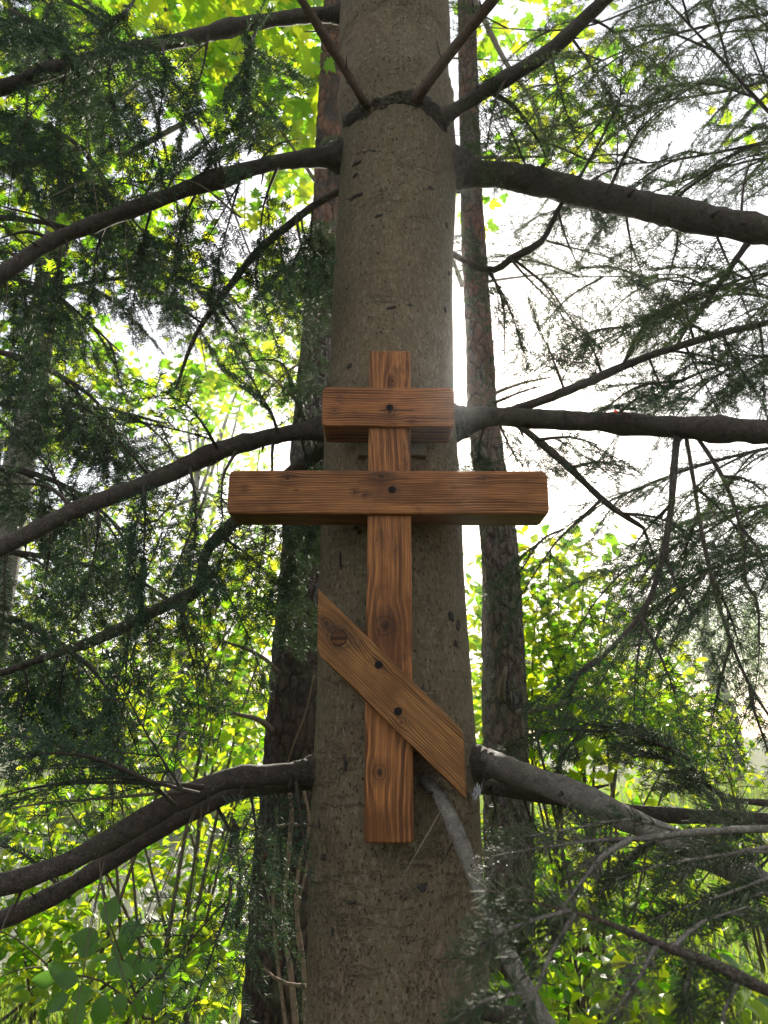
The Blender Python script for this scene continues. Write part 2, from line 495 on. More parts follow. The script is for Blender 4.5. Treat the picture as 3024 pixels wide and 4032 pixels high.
M['dead_leaf'] = mat_plain('dead_leaf', (0.035, 0.026, 0.02), 0.9, 0.2)
M['red_leaf'] = mat_leaf('red_leaf', [(0.35, 0.03, 0.01), (0.4, 0.05, 0.015)], [(0.7, 0.06, 0.02), (0.75, 0.08, 0.02)], 0.5)
M['plug'] = mat_plain('dark_plug', (0.010, 0.008, 0.007), 0.7, 0.15, 0.5, 200)
M['raw_wood'] = mat_plain('raw_batten', (0.16, 0.135, 0.08), 0.7, 0.3, 0.25, 60)
M['web'] = mat_plain('web_silk', (0.42, 0.42, 0.43), 0.7, 0.3, 0.1, 300)

def mat_ground():
    b = NB('ground')
    co = b.coord('Object')
    f = b.noise(co, 1.2, 6, 0.65); g = b.noise(co, 14, 5, 0.7)
    c = b.ramp(f, [(0.32, (0.075, 0.055, 0.032)), (0.48, (0.075, 0.095, 0.026)), (0.7, (0.11, 0.165, 0.030))])
    c = b.mix(b.smooth(g, 0.4, 0.7, 0, 0.5), c, (0.10, 0.085, 0.05))
    # dark needle litter under the firs, added to cut bounce onto the cross
    d = b.n('ShaderNodeVectorMath', operation='DISTANCE'); b.put(d.inputs[0], co); d.inputs[1].default_value = (0, 1.2, 0)
    lit = b.smooth(b.math('ADD', d.outputs['Value'], b.math('MULTIPLY', f, 1.6)), 3.0, 4.6, 1, 0)
    c = b.mix(lit, c, b.mix(g, (0.020, 0.014, 0.009), (0.055, 0.036, 0.022)))
    return b.done(b.principled(c, 0.95, 0.2, b.bump(g, 0.8, 0.05)))
def mat_water():
    b = NB('pond_water')
    co = b.coord('Object')
    f = b.noise(b.mapv(co, (1, 2.2, 1)), 4.5, 4, 0.6)
    g = b.noise(co, 18, 3, 0.6)
    c = b.mix(b.smooth(b.noise(co, 5, 5, 0.7), 0.5, 0.66, 0, 0.8), (0.10, 0.10, 0.085), (0.26, 0.25, 0.20))
    nm = b.bump(b.math('ADD', f, b.math('MULTIPLY', g, 0.3)), 0.9, 0.08)
    return b.done(b.principled(c, 0.2, 0.8, nm))
M['ground'] = mat_ground(); M['water'] = mat_water()

# ------------------------------------------------------------------ ground, pond
def pond_mask(x, y):
    cx, cy, rx, ry = -3.6, 10.2, 5.0, 4.6
    d = math.hypot((x - cx) / rx, (y - cy) / ry) + 0.12 * math.sin(x * 1.7 + y) + 0.06 * math.sin(y * 3.1 - x)
    return d
def ground_z(x, y):
    z = 0.06 * mnoise.noise(Vector((x * 0.45, y * 0.45, 3.1)))
    d = pond_mask(x, y)
    if d < 1.15: z -= 0.5 * max(0, min(1, (1.15 - d) / 0.3))
    far = max(0, math.hypot(x, y) - 18)
    return z + 0.0 * far
gx = sorted(set(np.concatenate([np.linspace(-14, 14, 113), np.array([-900, -400, -200, -100, -60, -40, -28, -20, 20, 28, 40, 60, 100, 200, 400, 900])]).tolist()))
gy = sorted(set(np.concatenate([np.linspace(-6, 24, 121), np.array([-900, -300, -100, -40, -20, 30, 40, 60, 100, 200, 400, 900])]).tolist()))
gv = [(x, y, ground_z(x, y) if abs(x) < 30 and -10 < y < 40 else 0) for y in gy for x in gx]
nx = len(gx)
gf = [(j * nx + i, j * nx + i + 1, (j + 1) * nx + i + 1, (j + 1) * nx + i) for j in range(len(gy) - 1) for i in range(nx - 1)]
tag(mesh_obj('ground', raw_mesh('ground', gv, gf, [M['ground']], smooth=True)), kind='structure')
wv = [(-3.6 + 6.4 * math.cos(a) , 10.2 + 6.0 * math.sin(a), -0.17) for a in [2 * math.pi * k / 48 for k in range(48)]]
tag(mesh_obj('pond', raw_mesh('pond', wv, [tuple(range(48))], [M['water']])), kind='structure')

# ------------------------------------------------------------------ trunk builder
def trunk_from_rows(rows, Y, top_extra, sides, ring, rough, freq, lean_to_ground=True, flare=1.25, width_is_radius=False):
    """rows: (dy, centre dx, width) in layout pixels, top row first. Returns a path (world points, radii)."""
    pts = []
    for dy, cx, w in rows:
        p = V(cx, dy, Y)
        half = w / 2 * depth_scale(cx, dy, Y)
        dist = math.hypot(p.x, p.y)
        r = half * dist / math.hypot(dist, half)
        pts.append((p, r))
    pts.reverse()                          # bottom first
    p0, r0 = pts[0]; p1, r1 = pts[min(2, len(pts) - 1)]
    d = (p0 - p1); s = p0.z / max(0.05, -d.z)
    g = p0 + d * s; g.z = -0.08
    low = [(g, r0 * flare * 1.25), (g + (p0 - g) * 0.18, r0 * flare), (g + (p0 - g) * 0.55, r0 * 1.06)]
    pe, re = pts[-1]; pb, rb = pts[-2]
    dd = (pe - pts[-3][0]).normalized()
    hi = [(pe + dd * top_extra * k / 3, re * (1 - 0.24 * k)) for k in (1, 2, 3)]
    return catmull(low + pts + hi, ring)

def displaced_trunk(name, path, mat, parent, origin, sides, fn, smooth=True):
    verts, faces = tube_arrays(path, sides, 0, 1, True)
    n = len(path); out = []
    for i, (p, r) in enumerate(path):
        for k in range(sides):
            v = verts[i * sides + k]
            d = (v - p).normalized()
            out.append((v + d * fn(v, d, r) - origin)[:])
    return mesh_obj(name, raw_mesh(name, out, faces, [mat], smooth=smooth), parent)

# ------------------------------------------------------------------ main fir: trunk
TY = 1.91
edges = [(0, 735, 968), (130, 738, 968), (200, 738, 970), (260, 738, 976), (330, 736, 986), (420, 730, 984), (600, 722, 978), (760, 715, 979), (900, 703, 985), (1100, 696, 996),
         (1300, 690, 1006), (1500, 683, 1019), (1650, 678, 1030), (1900, 668, 1041), (2100, 664, 1050), (2212, 660, 1055)]
fir_rows = [(y, (a + b_) / 2, b_ - a) for y, a, b_ in edges]
tpath = trunk_from_rows(fir_rows, TY, 4.5, 96, 0.012, 0, 1, flare=1.2)
FIR = empty('fir_tree', (tpath[0][0].x, TY, 0.0))
tag(FIR, 'thick grey-barked fir trunk and its bare limbs, carrying the wooden cross', 'fir tree')
FO = Vector(FIR.location)
CROOK = [V(800, 232, TY).z, V(860, 370, TY).z]
def fir_disp(v, d, r):
    q = Vector((v.x * 7, v.y * 7, v.z * 3.0))
    h = 0.006 * mnoise.noise(q)
    low = max(0.15, min(1.0, (2.0 - v.z) / 1.2))
    fl = mnoise.noise(Vector((v.x * 34, v.y * 34, v.z * 26)))
    fl2 = mnoise.noise(Vector((v.x * 80, v.y * 80 + 5, v.z * 60)))
    h += low * (0.0022 * (1 if fl > 0.12 else (0 if fl < 0.0 else fl / 0.12)) + 0.0012 * fl2)
    ring = math.exp(-((v.z - CROOK[0]) / 0.075) ** 2)
    h += ring * (0.010 + 0.008 * abs(mnoise.noise(Vector((v.x * 26, v.y * 26, v.z * 30)))))
    return h
trunk = displaced_trunk('trunk', tpath, M['bark'], FIR, FO, 160, fir_disp)

import bisect
TZ = [p.z for p, r in tpath]
def trunk_axis(z):
    return tpath[min(len(tpath) - 1, max(0, bisect.bisect_right(TZ, z) - 1))]
def on_trunk(dx, dy, lift=0.0):
    """point of the trunk surface seen at (dx, dy) and its outward normal"""
    d = ray(dx, dy).normalized(); o = Vector((0, 0, CAM_Z))
    lo = 1.0; best = None
    for k in range(300):
        t = lo + k * 0.008
        p = o + d * t
        c, r = trunk_axis(p.z)
        if math.hypot(p.x - c.x, p.y - c.y) <= r + 0.001:
            best = p; break
    if best is None:
        p = V(dx, dy, TY); c, r = trunk_axis(p.z); best = p
    c, r = trunk_axis(best.z)
    n = Vector((best.x - c.x, best.y - c.y, 0)).normalized()
    return best + n * lift, n

# dark scars and blisters in the bark
def blob_mesh(name, seed, mat, rough=0.35):
    bm = bmesh.new()
    bmesh.ops.create_icosphere(bm, subdivisions=2, radius=1)
    for v in bm.verts:
        k = 1 + rough * mnoise.noise(v.co * 1.7 + Vector((seed, seed * 2, 0)))
        v.co *= k
    me = bpy.data.meshes.new(name); bm.to_mesh(me); bm.free()
    me.materials.append(mat)
    for p in me.polygons: p.use_smooth = True
    return me
scar_me = [blob_mesh('bark_scar', s, M['scar'], 0.9) for s in (1, 2, 3, 4)]
scars = [(795, 328, 30, 6, -.35), (770, 352, 16, 6, -.2), (773, 421, 20, 5, -.25), (760, 430, 16, 6, -.5), (768, 378, 9, 6, 0), (818, 466, 12, 5, .2), (929, 406, 12, 7, .3), (965, 486, 8, 9, .3),
         (752, 622, 13, 5, .1), (775, 606, 9, 4, 0), (846, 664, 13, 4, .2), (886, 659, 8, 4, 0), (900, 572, 8, 5, 0), (962, 670, 5, 8, .2), (970, 590, 5, 7, 0), (866, 118, 5, 5, 0), (888, 470, 7, 4, .1),
         (768, 1140, 9, 5, 0), (735, 1210, 3, 26, .1), (775, 1150, 7, 4, .4), (975, 1330, 10, 14, .3), (985, 1390, 7, 10, 0), (990, 1350, 9, 16, -.4), (912, 1915, 13, 13, 0), (700, 1850, 16, 9, .3), (905, 1830, 10, 9, 0),
         (935, 1920, 12, 7, 0), (965, 1975, 12, 10, .2), (855, 2030, 10, 5, 0), (745, 1650, 5, 20, 0), (885, 1935, 16, 14, .3), (760, 1950, 12, 4, .2), (720, 2010, 7, 12, 0), (980, 2110, 5, 10, 0), (690, 1780, 8, 14, .5), (755, 790, 10, 7, .2)]
for i, (dx, dy, rx, ry, ang) in enumerate(scars):
    p, n = on_trunk(dx, dy)
    s = depth_scale(dx, dy, p.y)
    zx = Vector((0, 0, 1)); tx = zx.cross(n).normalized(); zx = n.cross(tx).normalized()
    ca, sa = math.cos(ang), math.sin(ang)
    ax = tx * ca + zx * sa; az = -tx * sa + zx * ca
    m = Matrix(((ax.x * rx * s * .8, n.x * 0.003, az.x * ry * s * .8, p.x - FO.x), (ax.y * rx * s * .8, n.y * 0.003, az.y * ry * s * .8, p.y - FO.y),
                (ax.z * rx * s * .8, n.z * 0.003, az.z * ry * s * .8, p.z - FO.z), (0, 0, 0, 1)))
    mesh_obj('bark_scar', scar_me[i % 4], FIR, m)

# rough bark ridge under the upper whorl of limbs
NA, NBW = 150, 26
cv, cf = [], []
for i in range(NA):
    a_ = i / (NA - 1)
    dx = 742 + 224 * a_
    mid = 262 - 52 * math.sin(min(1, a_ * 1.25) * math.pi * .62) + (56 * max(0, (a_ - .72) / .28) ** 1.3)
    mid += 5 * mnoise.noise(Vector((a_ * 9, 0, 0)))
    hw = 17 + 10 * math.exp(-((a_ - .20) / .09) ** 2) + 12 * math.exp(-((a_ - .73) / .10) ** 2) + 10 * math.exp(-((a_ - .93) / .07) ** 2) + 4 * mnoise.noise(Vector((a_ * 14, 4, 0)))
    for j in range(NBW):
        t = j / (NBW - 1) * 2 - 1
        p, n = on_trunk(dx, mid + t * hw)
        q = p * 60
        prof = (1 - t * t)
        rough_ = mnoise.noise(q) * .6 + .45 * mnoise.noise(q * 2.3) + .3 * abs(mnoise.noise(q * .5))
        cv.append((p + n * (prof * (.005 + .013 * rough_) - .004 + (.004 if abs(t) < .8 else 0)) - FO)[:])
cf = [(i * NBW + j, i * NBW + j + 1, (i + 1) * NBW + j + 1, (i + 1) * NBW + j) for i in range(NA - 1) for j in range(NBW - 1)]
tag(mesh_obj('branch_collar', raw_mesh('branch_collar', cv, cf, [M['collar']], smooth=False), FIR), 'dark wrinkled bark ridge under the upper limbs')

def limb_collar(limb, path, k=.96):
    """wrinkled swelling where a limb leaves the trunk"""
    idx = 0
    for i, (p, r) in enumerate(path):
        c, rr = trunk_axis(p.z)
        if math.hypot(p.x - c.x, p.y - c.y) > rr + .004: idx = i; break
    rb = path[min(len(path) - 1, idx + 6)][1]
    seg = path[max(0, idx - 4): idx + 3]
    n = len(seg)
    P = [(p, max(r, rb) * (k + .28) if i < n * .45 else max(r, rb) * (k + .28 - (i / n - .45) * (k - .50) / .55)) for i, (p, r) in enumerate(seg)]
    v, f = tube_arrays(catmull(P, .006), 40, 0, 1, False)
    out = []
    m = len(v) // 40; cpath = catmull(P, .006)
    for i in range(m):
        for q in range(40):
            w = v[i * 40 + q]; d = w - cpath[i][0]
            z_ = 1 + .10 * mnoise.noise(w * 45) + .07 * mnoise.noise(w * 110) + .05 * math.sin(i * 1.9 + 2 * mnoise.noise(w * 30))
            out.append((cpath[i][0] + d * z_ - FO)[:])
    mesh_obj('branch_collar', raw_mesh('branch_collar', out, f, [M['collar']], smooth=False), limb)

# ------------------------------------------------------------------ fir sprays
def needle_arrays(bases, dirs, lengths, width, curve=None, prism=False):
    """flat blades (2 triangles) or curved three-sided needles"""
    n = len(bases)
    B = np.asarray(bases); D = np.asarray(dirs); L = np.asarray(lengths)[:, None]
    D = D / np.linalg.norm(D, axis=1, keepdims=True)
    rnd = RNG.normal(size=(n, 3))
    S = np.cross(D, rnd); S /= np.linalg.norm(S, axis=1, keepdims=True) + 1e-9
    if not prism:
        W = S * width * 0.5
        v = np.stack([B - W * 0.6, B + W * 0.6, B + D * L * .6 + W, B + D * L, B + D * L * .6 - W], axis=1)
        v = v.reshape(-1, 3)
        o = np.arange(n)[:, None] * 5
        f = np.concatenate([o + np.array([[0, 1, 2]]), o + np.array([[0, 2, 4]]), o + np.array([[4, 2, 3]])], axis=0)
        return v, f
    T = np.cross(D, S)
    C = np.asarray(curve)
    rings = []
    for t, w in ((0, .7), (.35, 1), (.75, .9), (1, .15)):
        P = B + D * L * t + C * (t * t) * L
        for a in (0, 2.09, 4.19):
            rings.append(P + (S * math.cos(a) + T * math.sin(a)) * width * .5 * w)
    v = np.stack(rings, axis=1).reshape(-1, 3)
    o = np.arange(n)[:, None] * 12
    fs = []
    for r in range(3):
        for k in range(3):
            a, b_ = r * 3 + k, r * 3 + (k + 1) % 3
            fs += [o + np.array([[a, b_, b_ + 3]]), o + np.array([[a, b_ + 3, a + 3]])]
    return v, np.concatenate(fs, axis=0)

def make_spray(name, seed, L, pairs, nlen, per_m, nw, needle_mat, stem_mat, prism=False, bare=0.0, sub=True, stem_r=0.0022):
    rnd = random.Random(seed)
    segs = []       # polyline twigs: list of points, radius0
    bend = rnd.uniform(-.12, .12); droop = rnd.uniform(.05, .2)
    def main(t): return Vector((L * t, bend * L * t * t, -droop * L * t * t))
    segs.append(([main(k / 8) for k in range(9)], stem_r))
    for i in range(pairs):
        for side in (-1, 1):
            t = (i + .6 + rnd.uniform(-.25, .25)) / (pairs + .6)
            if rnd.random() < .10: continue
            l = L * (.52 * (1 - t) + .12) * rnd.uniform(.75, 1.15)
            an = R(rnd.uniform(42, 62))
            base = main(t)
            d = Vector((math.cos(an), side * math.sin(an), rnd.uniform(-.22, .12)))
            pts = [base + d * l * q + Vector((.10 * l * q * q, 0, -.16 * l * q * q)) for q in (0, .33, .66, 1)]
            segs.append((pts, stem_r * .6))
            if sub and l > L * .3:
                for s2 in (-1, 1):
                    if rnd.random() < .7:
                        q = rnd.uniform(.3, .6); b2 = base + d * l * q
                        a2 = an * side + s2 * R(48)
                        d2 = Vector((math.cos(a2), math.sin(a2), rnd.uniform(-.2, .1)))
                        l2 = l * rnd.uniform(.3, .5)
                        segs.append(([b2, b2 + d2 * l2 * .5, b2 + d2 * l2 + Vector((0, 0, -.08 * l2))], stem_r * .45))
    sv, sf = [], []
    B, D, LN, C = [], [], [], []
    for si, (pts, r) in enumerate(segs):
        path = [(p, r * (1 - .6 * k / (len(pts) - 1))) for k, p in enumerate(pts)]
        v, f = tube_arrays(path, 4, 0, 1, False, 0, len(sv)); sv += v; sf += f
        barefrac = bare if si else min(.9, bare + .25)
        for a, b_ in zip(pts[:-1], pts[1:]):
            seg = b_ - a; sl = seg.length
            if sl < 1e-6: continue
            t = seg.normalized()
            sd = Vector((0, 0, 1)).cross(t)
            sd = sd.normalized() if sd.length > .05 else Vector((0, 1, 0))
            nn = t.cross(sd)
            cnt = max(2, int(sl * per_m + rnd.random()))
            for k in range(cnt):            # combed rows of needles, left and right in turn, some on top
                if rnd.random() < barefrac: continue
                an = (0 if k % 2 else math.pi) + rnd.gauss(0, .38)
                if k % 5 == 0: an = rnd.uniform(.6, 2.5)
                rad = sd * math.cos(an) + nn * math.sin(an)
                B.append((a + seg * ((k + rnd.uniform(-.3, .3)) / cnt))[:])
                dd = t * rnd.uniform(.5, .72) + rad
                D.append(dd[:]); LN.append(nlen * rnd.uniform(.8, 1.08))
                C.append((t * .22 - rad * .15)[:])
    nv, nf = needle_arrays(B, D, LN, nw, C, prism)
    sf3 = []
    for q in sf: sf3 += [(q[0], q[1], q[2]), (q[0], q[2], q[3])]
    sfa = np.array(sf3); off = len(sv)
    verts = np.concatenate([np.array([v[:] for v in sv]), nv])
    faces = np.concatenate([sfa, nf + off])
    idx = np.concatenate([np.zeros(len(sfa), int), np.ones(len(nf), int)])
    return raw_mesh(name, verts, faces, [stem_mat, needle_mat], idx)

SPR = {
    'dense': [make_spray('needle_spray', 10 + i, .34, 6, .024, 560, .0031, M['needle'], M['twig'], stem_r=.0026) for i in range(6)],
    'mid': [make_spray('needle_spray', 30 + i, .32, 5, .023, 420, .0028, M['needle'], M['twig'], bare=.05, sub=False, stem_r=.0026) for i in range(6)],
    'sparse': [make_spray('needle_spray', 50 + i, .34, 6, .021, 440, .0028, M['needle_thin'], M['twig'], bare=.15, sub=False, stem_r=.0024) for i in range(6)],
    'hero': [make_spray('needle_spray', 70 + i, .16, 3, .024, 520, .0021, M['needle_hero'], M['limb_grey'], prism=True, sub=False, stem_r=.0022) for i in range(5)],
    'near': [make_spray('needle_spray', 90 + i, .085, 2, .022, 520, .0018, M['needle_hero'], M['limb_grey'], prism=True, sub=False, stem_r=.0018) for i in range(5)],
    'dry': [make_spray('needle_spray', 80 + i, .16, 3, .020, 460, .0019, M['needle_dry'], M['limb_grey'], prism=True, bare=.1, sub=False, stem_r=.0022) for i in range(4)],
}
NPAR = {'dense': (.023, 520, .003, 'needle', False), 'mid': (.022, 400, .0027, 'needle', False), 'sparse': (.019, 300, .0023, 'needle_thin', False),
        'near': (.022, 420, .0018, 'needle_hero', True), 'hero': (.024, 520, .0021, 'needle_hero', True), 'dry': (.020, 420, .0019, 'needle_dry', True)}

def needled_twig(name, path, mat, kind, parent, origin, t0=.25):
    """a branchlet tube that carries needles itself beyond t0 of its length"""
    sv, sf = tube_arrays(path, 5, .15, 60, False)
    ln, per_m, nw, nm, prism = NPAR[kind]
    Bs, Ds, Ls, Cs = [], [], [], []
    n = len(path)
    for i in range(int(n * t0), n - 1):
        a, b_ = path[i][0], path[i + 1][0]; seg = b_ - a; t = seg.normalized()
        sd = Vector((0, 0, 1)).cross(t); sd = sd.normalized() if sd.length > .05 else Vector((0, 1, 0)); nn = t.cross(sd)
        for k in range(int(seg.length * per_m + random.random())):
            an = random.uniform(0, 2 * math.pi); rad = sd * math.cos(an) + nn * math.sin(an)
            Bs.append((a + seg * random.random())[:]); Ds.append((t * random.uniform(.3, .8) + rad)[:]); Ls.append(ln * random.uniform(.7, 1.1)); Cs.append((t * .22 - rad * .15)[:])
    f3 = []
    for q in sf: f3 += [(q[0], q[1], q[2]), (q[0], q[2], q[3])]
    V_ = np.array([v[:] for v in sv]); F_ = np.array(f3); idx = np.zeros(len(F_), int)
    if Bs:
        nv, nf = needle_arrays(Bs, Ds, Ls, nw, Cs, prism)
        V_ = np.concatenate([V_, nv]); F_ = np.concatenate([F_, nf + len(sv)]); idx = np.concatenate([idx, np.ones(len(nf), int)])
    return mesh_obj(name, raw_mesh(name, V_ - np.array(origin[:]), F_, [mat, M[nm]], idx), parent)

def frame(pos, xdir, nrm, s):
    x = xdir.normalized()
    z = nrm - x * nrm.dot(x)
    if z.length < 1e-4: z = Vector((0, 1, .1)) - x * x.y
    z.normalize(); y = z.cross(x)
    return Matrix(((x.x * s, y.x * s, z.x * s, pos.x), (x.y * s, y.y * s, z.y * s, pos.y), (x.z * s, y.z * s, z.z * s, pos.z), (0, 0, 0, 1)))

class Tree:
    def __init__(self, root):
        self.root = root; self.o = Vector(root.location); self.n = 0
    def limb(self, pts, thick, mat=None, sides=18, rough=.16, freq=48, name='branch', step=.02, absr=False):
        """pts (dx, dy, Y) layout points; thick: width in layout pixels at each"""
        path = []
        for (dx, dy, Y), th in zip(pts, thick):
            r = th if absr else th / 2 * depth_scale(dx, dy, Y)
            path.append((V(dx, dy, Y), r))
        path = catmull(path, step)
        k0 = random.uniform(0, 50); nodes = [random.uniform(.25, 1) * len(path) for _ in range(max(1, len(path) // 11))]
        path = [(p + Vector((mnoise.noise(p * 5 + Vector((k0, 0, 0))), 0, mnoise.noise(p * 5 + Vector((0, k0, 0))))) * r * .22 * min(1, i / 8),
                 r * (1 + .13 * mnoise.noise(p * 9 + Vector((k0, 0, 0))) + .12 * sum(math.exp(-((i - q) / 1.3) ** 2) for q in nodes))) for i, (p, r) in enumerate(path)]
        o = tube_obj(name, [path], mat or M['limb'], self.root, self.o, sides, rough, freq)
        o['_'] = 0; del o['_']
        return o, path
    def bough(self, limb, pts, kind='dense', r=.005, every=.085, size=1.0, mat=None, tilt=.7, skip=0.08, spread=45):
        """a side branch (sub-part of limb) with sprays along it"""
        P = []
        for i, (dx, dy, Y) in enumerate(pts):
            P.append((V(dx, dy, Y), r * (1 - .72 * i / (len(pts) - 1))))
        if len(P) == 2:
            m = (P[0][0] + P[1][0]) / 2; ln = (P[1][0] - P[0][0]).length
            m += Vector((random.uniform(-.08, .08), random.uniform(-.08, .08), .07)) * ln
            P = [P[0], (m, (P[0][1] + P[1][1]) / 2), P[1]]
        path = catmull(P, .03)
        tw = needled_twig('branchlet', path, mat or M['twig'], kind, limb, self.o, .2 if kind in ('hero', 'dry', 'near') else .3)
        total = sum((path[i + 1][0] - path[i][0]).length for i in range(len(path) - 1))
        nsp = max(2, int(total / every))
        for k in range(nsp):
            t = skip + (1 - skip) * (k + random.uniform(.2, .8)) / nsp
            if k == nsp - 1: t = .97
            i = min(len(path) - 2, int(t * (len(path) - 1)))
            p = path[i][0]; d = (path[i + 1][0] - path[i][0]).normalized()
            n = Vector((random.gauss(0, tilt * .5), -.45 + random.gauss(0, tilt * .5), .75)).normalized()
            side = (1 if k % 2 else -1)
            an = R(random.uniform(spread * .6, spread * 1.3)) * side * (0 if k == nsp - 1 else 1)
            x = Matrix.Rotation(an, 3, n) @ d
            x = (x + Vector((0, 0, -.18))).normalized()
            s = size * random.uniform(.7, 1.1) * (1 - .30 * t)
            me = random.choice(SPR[kind])
            if kind not in ('hero', 'dry', 'near') and hides_cross(p, x, s): continue
            mesh_obj('needle_spray', me, limb, frame(p - self.o, x, n, s))
            self.n += 1
        return tw

def layout_of(p):
    q = p - Vector((0, 0, CAM_Z)); f_ = q.y * CP + q.z * SP
    return (1512 + FPX * q.x / f_) / K, (2016 - FPX * (-q.y * SP + q.z * CP) / f_) / K
def hides_cross(p, x, s):
    for t in (0, .1, .2, .32):
        q = p + x * t * s
        if q.y > 1.86: continue
        a, b_ = layout_of(q)
        if (655 < a < 1035 and 285 < b_ < 1860) or (460 < a < 1230 and 980 < b_ < 1160): return True
    return False

def auto(tree, limb, path, n, t0, t1, kind, ln, droop, every=.09, size=1.0, yspread=.5, rise=0.0):
    """side boughs leaving a limb alternately towards and away from the viewer"""
    for k in range(n):
        t = t0 + (t1 - t0) * (k + random.uniform(.2, .8)) / n
        i = min(len(path) - 2, int(t * (len(path) - 1)))
        p, r = path[i]; d = (path[i + 1][0] - p).normalized()
        side = Vector((0, 0, 1)).cross(d).normalized() * (1 if k % 2 else -1)
        l = ln * random.uniform(.65, 1.2)
        e = p + (d * .75 + side * yspread * random.uniform(.5, 1.2) + Vector((0, 0, -droop + random.uniform(-.15, .15)))).normalized() * l
        m = (p + e) / 2 + Vector((0, 0, .10 * l + rise * l))
        P = catmull([(p, .0055), (m, .004), (e, .0018)], .03)
        needled_twig('branchlet', P, M['twig'], kind, limb, tree.o)
        ns = max(2, int(l / every))
        for q in range(ns):
            tt = .12 + .85 * (q + random.uniform(.2, .8)) / ns if q < ns - 1 else .97
            j = min(len(P) - 2, int(tt * (len(P) - 1)))
            dd = (P[j + 1][0] - P[j][0]).normalized()
            nn = Vector((random.gauss(0, .3), -.35 + random.gauss(0, .3), .8)).normalized()
            an = R(random.uniform(28, 60)) * (1 if q % 2 else -1) * (0 if q == ns - 1 else 1)
            x = (Matrix.Rotation(an, 3, nn) @ dd + Vector((0, 0, -.18))).normalized()
            mesh_obj('needle_spray', random.choice(SPR[kind]), limb, frame(P[j][0] - tree.o, x, nn, size * random.uniform(.7, 1.1) * (1 - .3 * tt)))
            tree.n += 1

F = Tree(FIR)
# --- limbs of the main fir, left side
L1, p1 = F.limb([(800, 26, 1.91), (735, 28, 1.9), (640, 36, 1.88), (500, 60, 1.85), (400, 85, 1.82), (180, 132, 1.78), (0, 190, 1.74), (-300, 290, 1.66)], [40, 38, 28, 31, 30, 30, 29, 24])
L2, p2 = F.limb([(790, 335, 1.91), (735, 340, 1.9), (690, 340, 1.89), (590, 352, 1.86), (470, 387, 1.83), (300, 448, 1.78), (110, 522, 1.72), (0, 596, 1.68), (-260, 730, 1.6)], [66, 58, 40, 31, 36, 33, 32, 34, 26])
L3, p3 = F.limb([(790, 385, 2.02), (690, 436, 2.1), (620, 490, 2.14), (550, 550, 2.18), (480, 640, 2.22), (420, 730, 2.25), (380, 840, 2.3)], [24, 18, 18, 17, 14, 10, 6], sides=8)
L4, p4 = F.limb([(800, 918, 1.93), (700, 924, 1.91), (610, 938, 1.88), (470, 975, 1.84), (380, 1016, 1.81), (300, 1050, 1.78), (150, 1106, 1.72), (0, 1182, 1.66), (-260, 1310, 1.58)], [60, 46, 36, 36, 38, 35, 36, 36, 28])
L5, p5 = F.limb([(800, 930, 1.98), (690, 978, 2.02), (600, 1045, 2.06), (500, 1135, 2.1), (446, 1195, 2.1), (426, 1270, 2.1), (350, 1312, 2.08), (200, 1386, 2.04), (60, 1434, 2.0), (-120, 1500, 1.95)], [44, 34, 28, 26, 24, 27, 26, 22, 16, 10], sides=10)
L6, p6 = F.limb([(790, 1655, 1.91), (700, 1662, 1.89), (660, 1666, 1.87), (579, 1672, 1.82), (486, 1686, 1.77), (417, 1713, 1.73), (347, 1746, 1.70), (278, 1788, 1.67), (208, 1829, 1.64), (139, 1866, 1.61), (69, 1894, 1.59), (0, 1913, 1.57), (-260, 1980, 1.5)], [80, 64, 50, 44, 43, 44, 44, 45, 45, 44, 44, 44, 36])
L7, p7 = F.limb([(800, 1680, 1.99), (690, 1686, 1.97), (602, 1692, 1.94), (509, 1710, 1.91), (440, 1744, 1.88), (370, 1776, 1.85), (301, 1818, 1.82), (231, 1864, 1.79), (162, 1910, 1.76), (93, 1947, 1.73), (0, 1988, 1.68), (-260, 2070, 1.6)], [50, 40, 36, 34, 38, 38, 38, 38, 38, 38, 38, 30])
L0, p0 = F.limb([(800, 240, 1.78), (783, 214, 1.72), (735, 135, 1.66), (690, 62, 1.6), (648, -5, 1.54), (560, -140, 1.44)], [18, 18, 20, 20, 19, 14], M['limb_red'], sides=10)
# --- right side
R1, q1 = F.limb([(893, 222, 1.76), (908, 202, 1.70), (960, 132, 1.64), (1010, 70, 1.58), (1062, 2, 1.52), (1160, -120, 1.42)], [22, 22, 23, 24, 23, 18], M['limb_red'], sides=10)
R2, q2 = F.limb([(900, 285, 1.84), (955, 254, 1.78), (1050, 195, 1.72), (1190, 108, 1.66), (1305, 0, 1.58), (1450, -140, 1.48)], [40, 30, 30, 30, 28, 22])
R3, q3 = F.limb([(900, 365, 1.91), (985, 368, 1.9), (1030, 372, 1.88), (1110, 382, 1.85), (1300, 424, 1.78), (1500, 470, 1.7), (1659, 500, 1.64), (1900, 545, 1.56)], [90, 82, 58, 55, 58, 60, 60, 50])
R4, q4 = F.limb([(880, 915, 1.93), (985, 912, 1.92), (1030, 905, 1.9), (1100, 903, 1.87), (1250, 908, 1.8), (1400, 920, 1.73), (1550, 928, 1.66), (1659, 936, 1.62), (1900, 950, 1.52)], [90, 74, 50, 42, 42, 46, 50, 48, 40])
R4b, q4b = F.limb([(1060, 896, 1.86), (1140, 876, 1.88), (1250, 834, 1.92), (1400, 770, 1.96), (1560, 720, 2.0), (1659, 696, 2.02), (1800, 660, 2.05)], [16, 20, 20, 17, 15, 14, 12], sides=8)
